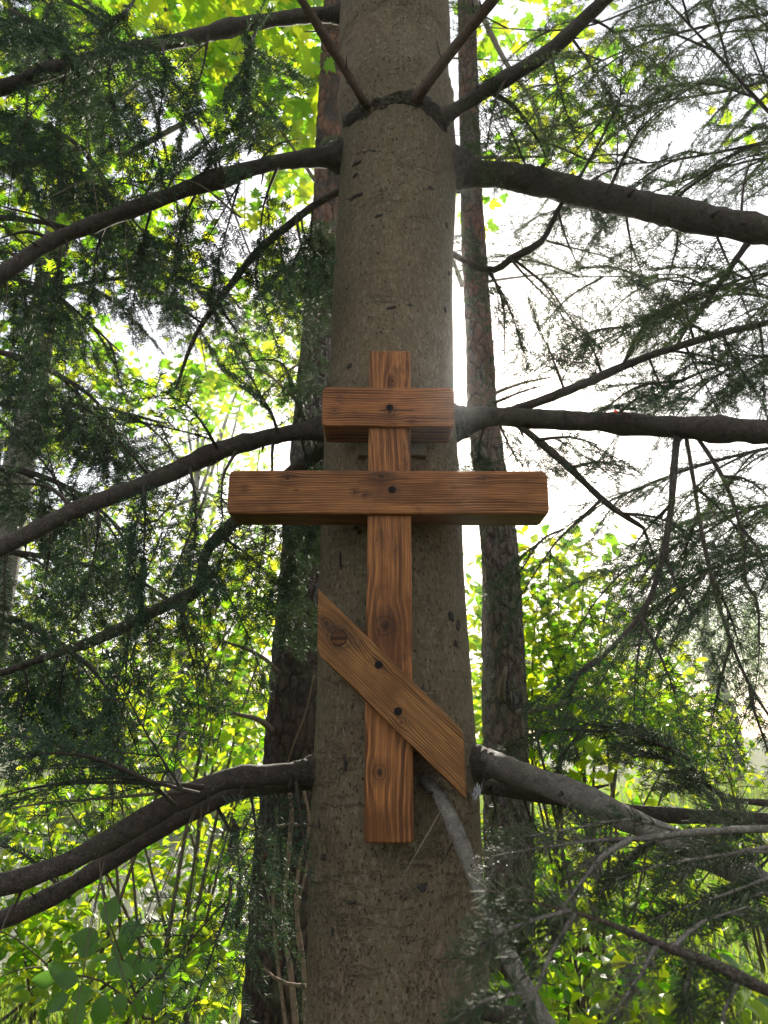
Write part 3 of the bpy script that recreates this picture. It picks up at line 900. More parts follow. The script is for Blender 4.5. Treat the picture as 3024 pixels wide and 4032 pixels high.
R5, q5 = F.limb([(930, 1640, 1.9), (1010, 1648, 1.86), (1060, 1654, 1.8), (1150, 1685, 1.7), (1250, 1722, 1.6), (1350, 1765, 1.5), (1450, 1815, 1.41), (1560, 1868, 1.32), (1760, 1960, 1.2)], [100, 74, 56, 52, 58, 56, 56, 52, 40], M['limb_grey'])
R5b, q5b = F.limb([(950, 1690, 1.98), (1050, 1698, 1.98), (1200, 1724, 1.94), (1350, 1752, 1.9), (1520, 1765, 1.86), (1659, 1772, 1.82), (1850, 1780, 1.76)], [60, 40, 32, 30, 30, 28, 22], sides=10)
R6, q6 = F.limb([(880, 1668, 1.80), (912, 1682, 1.73), (945, 1716, 1.66), (965, 1750, 1.62), (992, 1812, 1.57), (1030, 1905, 1.50), (1068, 1995, 1.44), (1110, 2090, 1.38), (1180, 2215, 1.3), (1300, 2420, 1.15)], [46, 30, 30, 30, 30, 31, 33, 38, 40, 36], M['limb_grey'])
R7, q7 = F.limb([(960, 2150, 1.9), (1050, 2180, 1.8), (1090, 2194, 1.74), (1160, 2222, 1.66), (1300, 2290, 1.5)], [50, 42, 38, 40, 34])
R8, q8 = F.limb([(1240, 395, 1.80), (1205, 455, 1.84), (1170, 520, 1.88), (1110, 555, 1.92), (1045, 582, 1.96), (900, 500, 2.02)], [10, 12, 14, 16, 15, 14], sides=8, name='branch')
R9, q9 = F.limb([(1640, 490, 1.66), (1590, 560, 1.68), (1535, 640, 1.7), (1485, 705, 1.72), (1455, 760, 1.74)], [14, 13, 12, 9, 5], sides=8, name='branch')
R10, q10 = F.limb([(1110, 910, 1.87), (1160, 950, 1.84), (1230, 1010, 1.8), (1310, 1085, 1.76), (1390, 1140, 1.72)], [14, 17, 16, 14, 8], sides=8, name='branch')
R11, q11 = F.limb([(1465, 925, 1.71), (1457, 1000, 1.68), (1452, 1080, 1.66), (1436, 1180, 1.64), (1395, 1310, 1.62), (1300, 1420, 1.6), (1220, 1480, 1.6)], [15, 16, 15, 14, 12, 9, 4], sides=8, name='branch')
R12, q12 = F.limb([(1480, 930, 1.70), (1500, 1050, 1.66), (1522, 1180, 1.62), (1560, 1330, 1.58), (1620, 1480, 1.54), (1700, 1600, 1.5)], [9, 9, 9, 9, 7, 5], sides=8, name='branch')
R13, q13 = F.limb([(1500, 935, 1.69), (1560, 1030, 1.66), (1600, 1140, 1.64), (1612, 1260, 1.62)], [9, 9, 8, 5], sides=8, name='branch')

for lb_, pp_ in ((L1, p1), (L2, p2), (L4, p4), (L6, p6), (R3, q3), (R4, q4), (R5, q5), (R2, q2)):
    limb_collar(lb_, pp_)
B = F.bough
def ys(y): return y + random.uniform(-.12, .12)
def many(limb, rows, Y, **kw):
    for a in rows:
        y0 = ys(Y); y1 = y0 + random.uniform(-.2, .15)
        B(limb, [(a[0], a[1], y0), (a[2], a[3], y1)], **kw)
# left boughs
many(L1, [(560, 55, 520, 250), (450, 75, 400, 260), (350, 95, 340, 290), (250, 118, 255, 290), (150, 140, 130, 330), (60, 172, 30, 360), (20, 20, 130, 70), (130, -40, 70, 110), (300, -30, 220, 70)], 1.8, kind='dense', every=.11)
many(L2, [(420, 400, 520, 300), (300, 445, 380, 340), (200, 490, 300, 420), (480, 380, 470, 270), (560, 350, 640, 300), (660, 345, 735, 300), (350, 430, 430, 330)], 1.9, kind='mid', every=.12, size=.9)
many(L2, [(600, 360, 560, 540), (520, 380, 470, 570), (430, 405, 380, 590), (330, 440, 290, 640), (230, 480, 200, 630), (130, 515, 110, 690), (30, 575, 60, 760), (640, 470, 680, 620)], 1.86, kind='dense', every=.105)
many(L3, [(600, 510, 640, 690), (560, 550, 600, 750), (470, 650, 530, 740), (440, 700, 340, 650)], 2.2, kind='mid', every=.13)
many(L4, [(470, 970, 400, 870), (330, 1035, 190, 880), (600, 936, 560, 850), (150, 1100, 50, 950), (640, 930, 690, 830)], 1.85, kind='mid', every=.12)
many(L4, [(650, 940, 670, 1110), (590, 950, 610, 1110), (510, 975, 480, 1130), (410, 1010, 420, 1190), (310, 1050, 310, 1220), (210, 1090, 190, 1260), (110, 1125, 90, 1290), (30, 1165, 10, 1320)], 1.84, kind='dense', every=.105)
many(L5, [(520, 1115, 470, 1230), (560, 1080, 560, 1230), (640, 1020, 680, 1200), (440, 1210, 540, 1380), (400, 1290, 420, 1440), (280, 1345, 250, 1480), (150, 1400, 120, 1540), (50, 1435, 40, 1560), (480, 1160, 600, 1270), (600, 1060, 650, 1290)], 2.06, kind='dense', every=.12)
many(L6, [(430, 1715, 130, 1690), (330, 1690, 60, 1625), (380, 1740, 200, 1650)], 1.62, kind='mid', every=.12)
many(L7, [(600, 1695, 610, 1880), (540, 1705, 560, 1880), (470, 1745, 520, 1950), (560, 1880, 640, 2080), (500, 1900, 450, 2080), (640, 1690, 662, 1850), (150, 1940, 0, 1820)], 1.9, kind='mid', every=.12)
many(L3, [(690, 436, 702, 600), (675, 450, 650, 610), (650, 470, 690, 560)], 2.2, kind='dense', every=.13)
many(L5, [(700, 985, 690, 1130), (660, 860, 690, 720), (690, 980, 640, 860)], 2.1, kind='mid', every=.14)
many(R8, [(1110, 560, 1240, 700), (1060, 585, 1090, 760), (1180, 520, 1330, 560)], 2.05, kind='sparse', every=.14)
many(R4b, [(1220, 845, 1180, 740), (1340, 800, 1400, 690)], 1.98, kind='sparse', every=.13)
# right boughs
many(R2, [(1190, 110, 1240, 290), (1100, 160, 1050, 320), (1270, 35, 1400, 150), (1230, 75, 1320, 210)], 1.75, kind='sparse', every=.11)
many(R3, [(1240, 405, 1370, 130), (1310, 420, 1470, 200), (1430, 450, 1640, 330), (1600, 480, 1650, 300), (1350, 440, 1390, 600), (1450, 470, 1430, 640), (1540, 490, 1610, 660), (1150, 395, 1090, 250)], 1.78, kind='sparse', every=.11)
many(R8, [(1205, 455, 1260, 600), (1100, 555, 1200, 660), (1050, 580, 1120, 720)], 1.95, kind='sparse', every=.12)
B(R8, [(1015, 470, 2.0), (1035, 570, 2.0)], kind='dense', every=.06, size=.6)
B(R8, [(1240, 400, 1.9), (1280, 440, 1.95)], kind='dense', every=.1, size=.6)
many(R4b, [(1400, 770, 1450, 880), (1480, 745, 1540, 860), (1560, 720, 1630, 840), (1450, 757, 1580, 790), (1640, 700, 1650, 840), (1300, 812, 1270, 730), (1500, 738, 1480, 640)], 1.96, kind='mid', every=.10, size=.85)
many(R4, [(1050, 915, 1035, 1000), (1080, 920, 1120, 1000), (1120, 925, 1200, 985), (1330, 900, 1420, 850)], 1.86, kind='dense', every=.07, size=.65)
many(R10, [(1160, 950, 1290, 960), (1230, 1010, 1350, 1010), (1300, 1080, 1230, 1140), (1350, 1110, 1460, 1130), (1390, 1140, 1430, 1260)], 1.76, kind='mid', every=.11, size=.8)
many(R11, [(1450, 1090, 1360, 1190), (1440, 1170, 1500, 1330), (1400, 1300, 1370, 1480), (1380, 1330, 1460, 1500), (1290, 1425, 1230, 1500)], 1.62, kind='mid', every=.10, size=.8)
many(R12, [(1510, 1110, 1470, 1260), (1540, 1250, 1600, 1400), (1580, 1380, 1540, 1540), (1620, 1480, 1659, 1620), (1500, 1050, 1600, 1150)], 1.6, kind='mid', every=.11, size=.8)
many(R13, [(1560, 1030, 1650, 1060), (1600, 1140, 1659, 1250), (1610, 1260, 1640, 1400)], 1.64, kind='sparse', every=.11, size=.9)
many(R9, [(1590, 560, 1640, 640), (1535, 640, 1450, 660), (1490, 700, 1540, 760)], 1.7, kind='sparse', every=.10, size=.9)
many(R5, [(1490, 1640, 1250, 1560), (1300, 1580, 1090, 1605), (1560, 1720, 1380, 1620), (1250, 1590, 1200, 1700)], 1.72, kind='hero', every=.06, size=1.15)
many(R5b, [(1060, 1700, 1060, 1800), (1130, 1715, 1180, 1830), (1220, 1730, 1290, 1840), (1560, 1770, 1480, 1690)], 1.9, kind='mid', every=.10, size=.75)
print('main fir sprays', F.n)

# dead twigs and stubs on the main fir
dead = [(L2, [(520, 470, 1.78), (420, 395, 1.75), (300, 392, 1.72), (160, 420, 1.7)], .0035), (L2, [(350, 440, 1.75), (290, 400, 1.75), (180, 395, 1.72), (100, 430, 1.7)], .003),
        (L4, [(640, 860, 1.84), (560, 800, 1.84), (470, 800, 1.84)], .0045), (L4, [(640, 850, 1.95), (600, 780, 1.95), (480, 790, 1.95)], .005),
        (L5, [(440, 1080, 1.8), (380, 1230, 1.8), (330, 1360, 1.82), (320, 1500, 1.85)], .003), (L5, [(350, 1150, 1.9), (300, 1280, 1.9), (250, 1420, 1.9)], .0025),
        (L6, [(440, 1700, 1.7), (300, 1690, 1.65), (120, 1695, 1.6), (0, 1720, 1.56)], .006), (L6, [(420, 1706, 1.7), (280, 1720, 1.66), (100, 1735, 1.6), (0, 1750, 1.56)], .0045),
        (L7, [(672, 1782, 1.85), (600, 1785, 1.86), (540, 1830, 1.88), (480, 1890, 1.9)], .004), (R4, [(1068, 870, 1.9), (1130, 845, 1.9), (1190, 828, 1.9)], .005),
        (R6, [(952, 1752, 1.62), (925, 1800, 1.58), (890, 1860, 1.56), (850, 1930, 1.55)], .0028), (R6, [(962, 1790, 1.63), (960, 1900, 1.62), (950, 2010, 1.62)], .0014),
        (R3, [(1000, 390, 1.9), (1080, 345, 1.95), (1180, 340, 2.0)], .004), (R5, [(1230, 1735, 1.58), (1215, 1770, 1.57), (1205, 1800, 1.56)], .0022),
        (L2, [(470, 370, 1.8), (460, 330, 1.82), (430, 270, 1.85), (420, 200, 1.9)], .004), (L1, [(190, 135, 1.78), (187, 250, 1.78), (200, 380, 1.78), (215, 480, 1.78)], .004),
        (L4, [(160, 1100, 1.72), (100, 1050, 1.72), (0, 1045, 1.7)], .006), (L2, [(120, 520, 1.72), (60, 500, 1.7), (0, 515, 1.68)], .007), (L2, [(135, 510, 1.72), (90, 470, 1.7), (0, 445, 1.68)], .006),
        (R2, [(1050, 195, 1.72), (1110, 230, 1.75), (1160, 300, 1.8), (1180, 340, 1.85)], .008), (L5, [(540, 1160, 2.0), (580, 1200, 2.0), (640, 1180, 2.0)], .003)]
for limb, pts, r in dead:
    P = catmull([(V(*p), r * (1 - .7 * i / (len(pts) - 1))) for i, p in enumerate(pts)], .02)
    tube_obj('dead_twig', [P], M['dry_twig'] if r < .0046 else M['twig'], limb, FO, 5, .15, 60)
for lb_, pp_ in ((L1, p1), (L2, p2), (L4, p4), (L5, p5), (L6, p6), (L7, p7), (R2, q2), (R3, q3), (R4, q4), (R4b, q4b), (R5, q5), (R6, q6), (R1, q1), (L0, p0)):
    for k in range(6):
        i = random.randint(len(pp_) // 5, len(pp_) - 3); p, r = pp_[i]; d = (pp_[i + 1][0] - p).normalized()
        sd = d.cross(Vector((random.gauss(0, 1), random.gauss(0, 1), random.gauss(0, 1)))).normalized()
        l = random.uniform(.012, .05); q = (sd + d * .6).normalized()
        P = [(p + sd * r * .6, r * .28), (p + sd * r * .95 + q * l * .15, max(.002, r * .16)), (p + sd * r + q * l, max(.0012, r * .07))]
        tube_obj('twig_stub', [catmull(P, .008)], M['twig'], lb_, FO, 6, .2, 80)
# fine hanging dry twigs
for i in range(46):
    limb, path = random.choice([(L2, p2), (L4, p4), (L5, p5), (L6, p6), (L1, p1)])
    p = path[random.randint(len(path) // 5, len(path) - 2)][0]
    l = random.uniform(.15, .5); sx = random.uniform(-.5, .5)
    pts = [(p, .0013), (p + Vector((sx * l * .3, random.uniform(-.1, .1) * l, -l * .4)), .0012), (p + Vector((sx * l * .8, random.uniform(-.2, .2) * l, -l)), .0007)]
    tube_obj('dead_twig', [catmull(pts, .03)], M['dry_twig'], limb, FO, 4, 0, 1)

# ------------------------------------------------------------------ the cross
CY = 1.62                                   # front of the upright
def beam(name, x0, x1, z0, z1, y0, y1, mat, parent, origin, corner=.012, soft=.004, tilt=0.0):
    bm = bmesh.new()
    bmesh.ops.create_cube(bm, size=1)
    for v in bm.verts:
        v.co = Vector((v.co.x * (x1 - x0), v.co.y * (y1 - y0), v.co.z * (z1 - z0)))
    ce = [e for e in bm.edges if abs((e.verts[0].co - e.verts[1].co).normalized().y) > .9]
    bmesh.ops.bevel(bm, geom=ce, offset=corner, segments=2, profile=.5, affect='EDGES')
    bm.normal_update()
    ee = [e for e in bm.edges if len(e.link_faces) == 2 and e.link_faces[0].normal.dot(e.link_faces[1].normal) < .5]
    bmesh.ops.bevel(bm, geom=ee, offset=soft, segments=2, profile=.5, affect='EDGES')
    me = bpy.data.meshes.new(name); bm.to_mesh(me); bm.free()
    me.materials.append(mat)
    c = Vector(((x0 + x1) / 2, (y0 + y1) / 2, (z0 + z1) / 2)) - origin
    o = mesh_obj(name, me, parent, Matrix.Translation(c) @ Matrix.Rotation(tilt, 4, 'Y'))
    return o, c + origin

ut = V(842, 757, CY); ub = V(839.5, 1822, CY)
CROSS = empty('wooden_cross', ((ut.x + ub.x) / 2, CY + .05, ub.z))
tag(CROSS, 'stained brown wooden three-barred cross fixed to the fir trunk', 'cross')
CO = Vector(CROSS.location)
uh = ut.z - ub.z; uc = (ut + ub) / 2
def uknot(dx, dy, r, d): p = V(dx, dy, CY); return (p.z - uc.z, p.x - uc.x, r, d)
W_up = mat_wood('upright_wood', 'Z', 72, [uknot(832, 1352, .019, .95), uknot(822, 1668, .0125, .95), uknot(815, 1165, .012, .4), uknot(846, 822, .011, .75)], 2.3, flame=.06, tone=(.95, .92, .9), plain_lo=.15)
lean = math.atan2(ut.x - ub.x, uh)
up_o, _ = beam('upright_beam', uc.x - .0505, uc.x + .0505, ub.z, ut.z, CY, CY + .092, W_up, CROSS, CO, .007, .004, lean)
# upper bar
sa, sb = V(697, 836, CY - .011), V(983, 921, CY - .011)
sc = (sa + sb) / 2
def k2(dx, dy, r, d, c): p = V(dx, dy, CY - .011); return (p.x - c.x, p.z - c.z, r, d)
W_s = mat_wood('upper_bar_wood', 'X', 150, [k2(842, 890, .010, .95, sc), k2(722, 888, .007, .8, sc), k2(890, 908, .006, .75, sc)], 5.1, crack=(k2(815, 884, 0, 0, sc)[0], k2(905, 884, 0, 0, sc)[0], k2(815, 886, 0, 0, sc)[1]), tone=(1.04, .98, .95))
beam('upper_bar', sa.x, sb.x, sb.z, sa.z, CY - .011, CY + .094, W_s, CROSS, CO, .011, .004, R(.25))
# main bar
ma, mb = V(495, 1016, CY - .013), V(1188, 1110, CY - .013)
mc = (ma + mb) / 2
W_m = mat_wood('main_bar_wood', 'X', 160, [k2(622, 1034, .010, .85, mc), k2(528, 1057, .006, .9, mc), k2(766, 1062, .006, .95, mc), k2(788, 1069, .006, .95, mc), k2(822, 1030, .013, .85, mc), k2(1045, 1036, .010, .55, mc), k2(980, 1055, .004, .4, mc), k2(640, 1060, .004, .5, mc)], 8.7)
beam('main_bar', ma.x, mb.x, mb.z, ma.z, CY - .013, CY + .086, W_m, CROSS, CO, .012, .004, R(.15))
# slanted foot bar
FY = CY - .020
cor = [V(687, 1270, FY), V(685, 1411, FY), V(1008, 1728, FY), V(1002, 1580, FY)]     # top-left, bottom-left, bottom-right, top-right
fc = sum(cor, Vector()) / 4
ang = math.atan2((cor[2] - cor[1]).z, (cor[2] - cor[1]).x)
rot = Matrix.Rotation(-ang, 4, 'Y')
inv = rot.inverted()
bm = bmesh.new()
fr = [bm.verts.new(inv @ (c - fc)) for c in cor]
for v in fr: v.co.y = -.045
face = bm.faces.new(fr)
ext = bmesh.ops.extrude_face_region(bm, geom=[face])
for v in [g for g in ext['geom'] if isinstance(g, bmesh.types.BMVert)]: v.co.y = .045
bmesh.ops.recalc_face_normals(bm, faces=bm.faces)
ce = [e for e in bm.edges if abs((e.verts[0].co - e.verts[1].co).normalized().y) > .9]
round_c = [inv @ (cor[1] - fc), inv @ (cor[3] - fc)]
ce1 = [e for e in ce if min((Vector((e.verts[0].co.x, 0, e.verts[0].co.z)) - Vector((q.x, 0, q.z))).length for q in round_c) < .005]
ce2 = [e for e in ce if e not in ce1]
bmesh.ops.bevel(bm, geom=ce1, offset=.014, segments=3, profile=.5, affect='EDGES')
ce2 = [e for e in bm.edges if abs((e.verts[0].co - e.verts[1].co).normalized().y) > .9 and len(e.link_faces) == 2 and e.link_faces[0].normal.dot(e.link_faces[1].normal) < -.3]
bm.normal_update()
ee = [e for e in bm.edges if len(e.link_faces) == 2 and e.link_faces[0].normal.dot(e.link_faces[1].normal) < .5]
bmesh.ops.bevel(bm, geom=ee, offset=.0035, segments=2, profile=.5, affect='EDGES')
me = bpy.data.meshes.new('foot_bar'); bm.to_mesh(me); bm.free()
def fk(dx, dy, r, d):
    q = inv @ (V(dx, dy, FY) - fc); return (q.x, q.z, r, d)
W_f = mat_wood('foot_bar_wood', 'X', 185, [fk(732, 1378, .022, .8), fk(705, 1345, .010, .85), fk(866, 1560, .010, .75), fk(818, 1436, .009, .3)], 13.3, tone=(1.0, 1.12, 1.1), flame=.012, plain_lo=.7)
me.materials.append(W_f)
fc2 = Vector((fc.x, FY + .045, fc.z))
foot = mesh_obj('foot_bar', me, CROSS, Matrix.Translation(fc2 - CO) @ rot)

# bolt plugs
def plug(dx, dy, Y, r, parent_name='bolt_plug', mat=None, slot=True, proud=.0008):
    bm = bmesh.new()
    bmesh.ops.create_cone(bm, cap_ends=True, segments=22, radius1=r, radius2=r, depth=.006)
    for v in bm.verts: v.co += Vector((mnoise.noise(v.co * 300) * .0005, mnoise.noise(v.co * 300 + Vector((5, 0, 0))) * .0005, 0))
    bmesh.ops.bevel(bm, geom=[e for e in bm.edges if abs(e.verts[0].co.z - e.verts[1].co.z) < 1e-5], offset=.0007, segments=1, affect='EDGES')
    me = bpy.data.meshes.new(parent_name); bm.to_mesh(me); bm.free()
    me.materials.append(mat or M['plug'])
    p = V(dx, dy, Y - proud + .003) - CO
    return mesh_obj(parent_name, me, CROSS, Matrix.Translation(p) @ Matrix.Rotation(R(90), 4, 'X'))
plug(842, 881, CY - .011, .0085)
plug(847, 1058.5, CY - .013, .0088)
plug(818, 1436, FY, .0088)
plug(860, 1536.5, FY, .0088)
W_k = mat_wood('knot_plug_wood', 'X', 240, [], 21.0, tone=(.36, .33, .3))
kp = plug(732, 1378, FY, .0182, 'loose_knot', M['plug'], proud=.0004)
bm = bmesh.new(); bmesh.ops.create_cone(bm, cap_ends=True, segments=26, radius1=.0166, radius2=.0160, depth=.006)
me = bpy.data.meshes.new('knot_core'); bm.to_mesh(me); bm.free(); me.materials.append(W_k)
core = mesh_obj('knot_core', me, kp, Matrix.Translation((0, 0, .0012)))
# pale batten between cross and trunk
ba, bb = V(772, 962, CY + .096), V(922, 984, CY + .096)
beam('mounting_batten', ba.x, bb.x, bb.z, ba.z + .06, CY + .095, CY + .14, M['raw_wood'], CROSS, CO, .002, .0015)

# small rusty hook wire above the upper bar
hk = [(735, 842, 1.70), (737, 822, 1.70), (745, 812, 1.69), (752, 820, 1.69), (748, 836, 1.7)]
tube_obj('wire_hook', [catmull([(V(*p), .0014) for p in hk], .006)], M['dry_twig'], CROSS, CO, 6)

# ------------------------------------------------------------------ neighbouring firs (stand outside the frame, boughs reach in)
FL = empty('fir_tree', (-2.9, 2.9, 0))
tag(FL, 'dark fir at the left edge, only its drooping boughs reaching in', 'fir tree')
TL = Tree(FL)
tube_obj('trunk', [catmull([(Vector((-2.9, 2.9, -.1)), .2), (Vector((-2.88, 2.9, 2)), .16), (Vector((-2.85, 2.9, 4.5)), .12), (Vector((-2.85, 2.9, 8)), .05)], .2)], M['bark'], FL, Vector(FL.location), 24, .05, 6)
lfir = [[(-300, -60, 2.6), (0, -40, 2.4), (180, 20, 2.3), (300, 130, 2.2)], [(-300, 240, 2.5), (0, 250, 2.3), (150, 300, 2.2), (240, 400, 2.2)], [(-320, 480, 2.8), (0, 470, 2.7), (240, 520, 2.6), (420, 620, 2.6)],
        [(-300, 1010, 2.5), (0, 1010, 2.4), (160, 1060, 2.3), (270, 1150, 2.3)], [(-300, 1180, 2.8), (0, 1190, 2.7), (260, 1240, 2.6), (420, 1330, 2.5)], [(-300, 640, 3.0), (0, 640, 3.0), (300, 600, 3.0), (520, 640, 3.0)],
        [(-320, 600, 2.7), (-40, 590, 2.6), (120, 640, 2.5), (260, 760, 2.45)], [(-320, 700, 2.7), (0, 760, 2.5), (160, 830, 2.4), (260, 920, 2.3)],
        [(-300, 880, 2.7), (-20, 870, 2.5), (200, 880, 2.4), (360, 915, 2.3)], [(-300, 100, 2.7), (0, 60, 2.6), (150, 110, 2.5), (230, 230, 2.5)],
        [(-300, 330, 2.7), (0, 330, 2.6), (200, 400, 2.5), (330, 520, 2.5)], [(-300, 1300, 2.7), (0, 1330, 2.5), (170, 1420, 2.4), (260, 1530, 2.3)]]
for i, pts in enumerate(lfir):
    lb, lp = TL.limb(pts, [.016, .012, .008, .003], M['twig'], 7, absr=True)
    auto(TL, lb, lp, 9, .30, .98, 'dense' if i % 2 else 'mid', .34, .5, every=.12, size=.95)
print('left fir sprays', TL.n)

FR = empty('fir_tree', (2.9, 2.4, 0))
tag(FR, 'fir at the right edge, thin twigs on bright sky and near sprays in the corner', 'fir tree')
TR = Tree(FR)
tube_obj('trunk', [catmull([(Vector((2.9, 2.4, -.1)), .2), (Vector((2.9, 2.4, 2)), .16), (Vector((2.88, 2.4, 4.5)), .12), (Vector((2.86, 2.4, 8)), .05)], .2)], M['bark'], FR, Vector(FR.location), 24, .05, 6)
rfir = [([(1900, 930, 2.5), (1700, 960, 2.5), (1500, 1010, 2.5), (1300, 1090, 2.5), (1180, 1170, 2.5)], .008), ([(1900, 1180, 2.2), (1700, 1190, 2.2), (1560, 1220, 2.2), (1440, 1300, 2.2)], .007), ([(1850, 420, 2.4), (1659, 240, 2.35), (1560, 130, 2.3), (1440, 0, 2.3), (1380, -80, 2.3)], .010), ([(1900, 330, 2.4), (1659, 60, 2.4), (1520, -60, 2.4)], .008),
        ([(1850, 120, 2.6), (1600, 190, 2.6), (1380, 230, 2.6), (1200, 300, 2.7)], .009), ([(1850, 260, 2.5), (1640, 310, 2.5), (1420, 350, 2.5), (1230, 350, 2.6)], .008),
        ([(1900, 330, 2.7), (1659, 340, 2.7), (1450, 400, 2.7), (1280, 470, 2.8)], .008), ([(1900, 0, 2.7), (1600, 40, 2.8), (1350, 110, 2.9), (1130, 220, 3.0)], .010),
        ([(1900, 560, 2.4), (1659, 590, 2.4), (1500, 640, 2.4), (1330, 720, 2.5)], .007), ([(1900, 680, 2.6), (1640, 640, 2.6), (1400, 600, 2.7), (1180, 600, 2.8)], .007),
        ([(1900, 770, 2.3), (1700, 765, 2.25), (1560, 790, 2.2), (1420, 840, 2.2)], .009), ([(1900, 1050, 2.3), (1659, 1090, 2.3), (1520, 1140, 2.3), (1400, 1220, 2.35)], .007),
        ([(1900, -60, 3.0), (1500, -20, 3.0), (1250, 60, 3.1), (1050, 60, 3.2)], .010)]
for i, (pts, r) in enumerate(rfir):
    lb, lp = TR.limb(pts, [r * (1 - .75 * k / (len(pts) - 1)) for k in range(len(pts))], M['twig'], 7, absr=True)
    auto(TR, lb, lp, 8, .15, .98, 'sparse' if i not in (0, 1, 10) else 'mid', .38, .25, every=.125, size=1.1)
# near boughs bottom right
N1, n1p = TR.limb([(1900, 2230, .80), (1659, 2140, .80), (1560, 2092, .80), (1450, 2050, .80), (1350, 2010, .80), (1290, 1985, .80)], [30, 26, 24, 20, 15, 9], M['limb'], 9)
N2, n2p = TR.limb([(1900, 1800, 1.15), (1659, 1790, 1.12), (1480, 1800, 1.08), (1380, 1812, 1.06), (1240, 1818, 1.04)], [18, 16, 14, 11, 7], M['limb_grey'], 8)
N3, n3p = TR.limb([(1900, 1770, 2.05), (1760, 1745, 2.05), (1659, 1735, 2.05), (1560, 1728, 2.05)], [20, 18, 15, 10], M['limb'], 8)
Bn = TR.bough
Bn(N1, [(1330, 2000, .80), (1230, 1968, .79), (1140, 1945, .78), (1045, 1922, .77)], kind='near', every=.05, size=1.0, mat=M['limb_red'], r=.0024)
Bn(N1, [(1230, 1968, .79), (1160, 1985, .77), (1090, 2010, .76), (1030, 2040, .75)], kind='near', every=.05, size=1.0, mat=M['limb_grey'], r=.0028)
Bn(N1, [(1240, 1975, .79), (1190, 2060, .76), (1150, 2160, .74), (1120, 2230, .73)], kind='near', every=.05, size=1.0, mat=M['limb_grey'], r=.0032)
Bn(N1, [(1140, 2140, .74), (1050, 2160, .73), (960, 2215, .73)], kind='near', every=.05, size=1.0, mat=M['limb_grey'], r=.0022)
Bn(N1, [(1420, 2040, .80), (1380, 2110, .78), (1320, 2200, .76)], kind='dry', every=.09, size=.6, mat=M['limb_grey'], r=.003)
Bn(N1, [(1500, 2070, .80), (1480, 2140, .79), (1500, 2230, .78)], kind='near', every=.05, size=1.0, mat=M['limb_grey'], r=.003)
Bn(N1, [(1600, 2110, .80), (1560, 2190, .79), (1580, 2260, .78)], kind='near', every=.05, size=1.0, mat=M['limb_grey'], r=.003)
Bn(N1, [(1450, 2050, .80), (1520, 1990, .84), (1620, 1960, .86)], kind='near', every=.05, size=1.0, mat=M['limb_grey'], r=.003)
Bn(N2, [(1400, 1812, 1.06), (1300, 1815, 1.04), (1180, 1830, 1.02), (1060, 1850, 1.0)], kind='dry', every=.085, size=.7, mat=M['limb_grey'], r=.003)
Bn(N2, [(1360, 1815, 1.05), (1300, 1850, 1.0), (1260, 1900, .97), (1215, 1960, .95)], kind='dry', every=.085, size=.7, mat=M['limb_grey'], r=.0045)
Bn(N2, [(1659, 1830, 1.1), (1540, 1850, 1.08), (1420, 1870, 1.05), (1330, 1900, 1.0)], kind='hero', every=.085, size=.7, mat=M['limb_grey'], r=.003)
Bn(N2, [(1700, 1880, 1.1), (1600, 1920, 1.08), (1480, 1960, 1.05), (1400, 1990, 1.0)], kind='hero', every=.085, size=.7, mat=M['limb_grey'], r=.003)
Bn(N2, [(1480, 1800, 1.08), (1360, 1770, 1.06), (1240, 1790, 1.04), (1120, 1810, 1.04)], kind='hero', every=.085, size=.7, mat=M['limb_grey'], r=.003)
Bn(N3, [(1600, 1730, 2.05), (1500, 1690, 2.05), (1400, 1660, 2.05), (1330, 1640, 2.05)], kind='hero', every=.11, size=.9, mat=M['limb_grey'], r=.003)
Bn(N3, [(1659, 1738, 2.05), (1600, 1780, 2.0), (1540, 1840, 1.95)], kind='hero', every=.11, size=.9, mat=M['limb_grey'], r=.003)
Bn(N2, [(1750, 1850, 1.2), (1640, 1840, 1.18), (1540, 1860, 1.16), (1440, 1890, 1.14)], kind='hero', every=.06, size=.95, mat=M['limb_grey'], r=.003)
Bn(N2, [(1750, 1930, 1.15), (1650, 1930, 1.12), (1560, 1960, 1.1), (1480, 2010, 1.08)], kind='hero', every=.06, size=.95, mat=M['limb_grey'], r=.003)
Bn(N2, [(1659, 1795, 1.2), (1570, 1800, 1.2), (1500, 1830, 1.2), (1420, 1850, 1.2)], kind='hero', every=.06, size=.95, mat=M['limb_grey'], r=.003)
Bn(N2, [(1460, 1805, 1.1), (1380, 1830, 1.08), (1330, 1880, 1.06), (1290, 1940, 1.05)], kind='hero', every=.07, size=.8, mat=M['limb_grey'], r=.003)
print('right fir sprays', TR.n)

# ------------------------------------------------------------------ pines behind
def pine_disp(fq):
    def f(v, d, r):
        q = Vector((v.x * fq, v.y * fq, v.z * fq * .33))
        dist = mnoise.voronoi(q)[0]
        e = min(1, (dist[1] - dist[0]) * 3)
        return r * (.09 * e - .05) + r * .05 * mnoise.noise(Vector((v.x * 5, v.y * 5, v.z * 2)))
    return f
def pine(rows, Y, mat, label, extra, fq):
    path = trunk_from_rows(rows, Y, 5, 48, .035, 0, 1, flare=1.15)
    root = empty('pine_tree', (path[0][0].x, path[0][0].y, 0)); tag(root, label, 'pine tree')
    displaced_trunk('trunk', path, mat, root, Vector(root.location), 72, pine_disp(fq))
    for pts, r in extra:
        P = catmull([(V(*p), r * (1 - .6 * i / (len(pts) - 1))) for i, p in enumerate(pts)], .03)
        tube_obj('branch', [P], M['dry_twig'], root, Vector(root.location), 7, .12, 30)
    return root
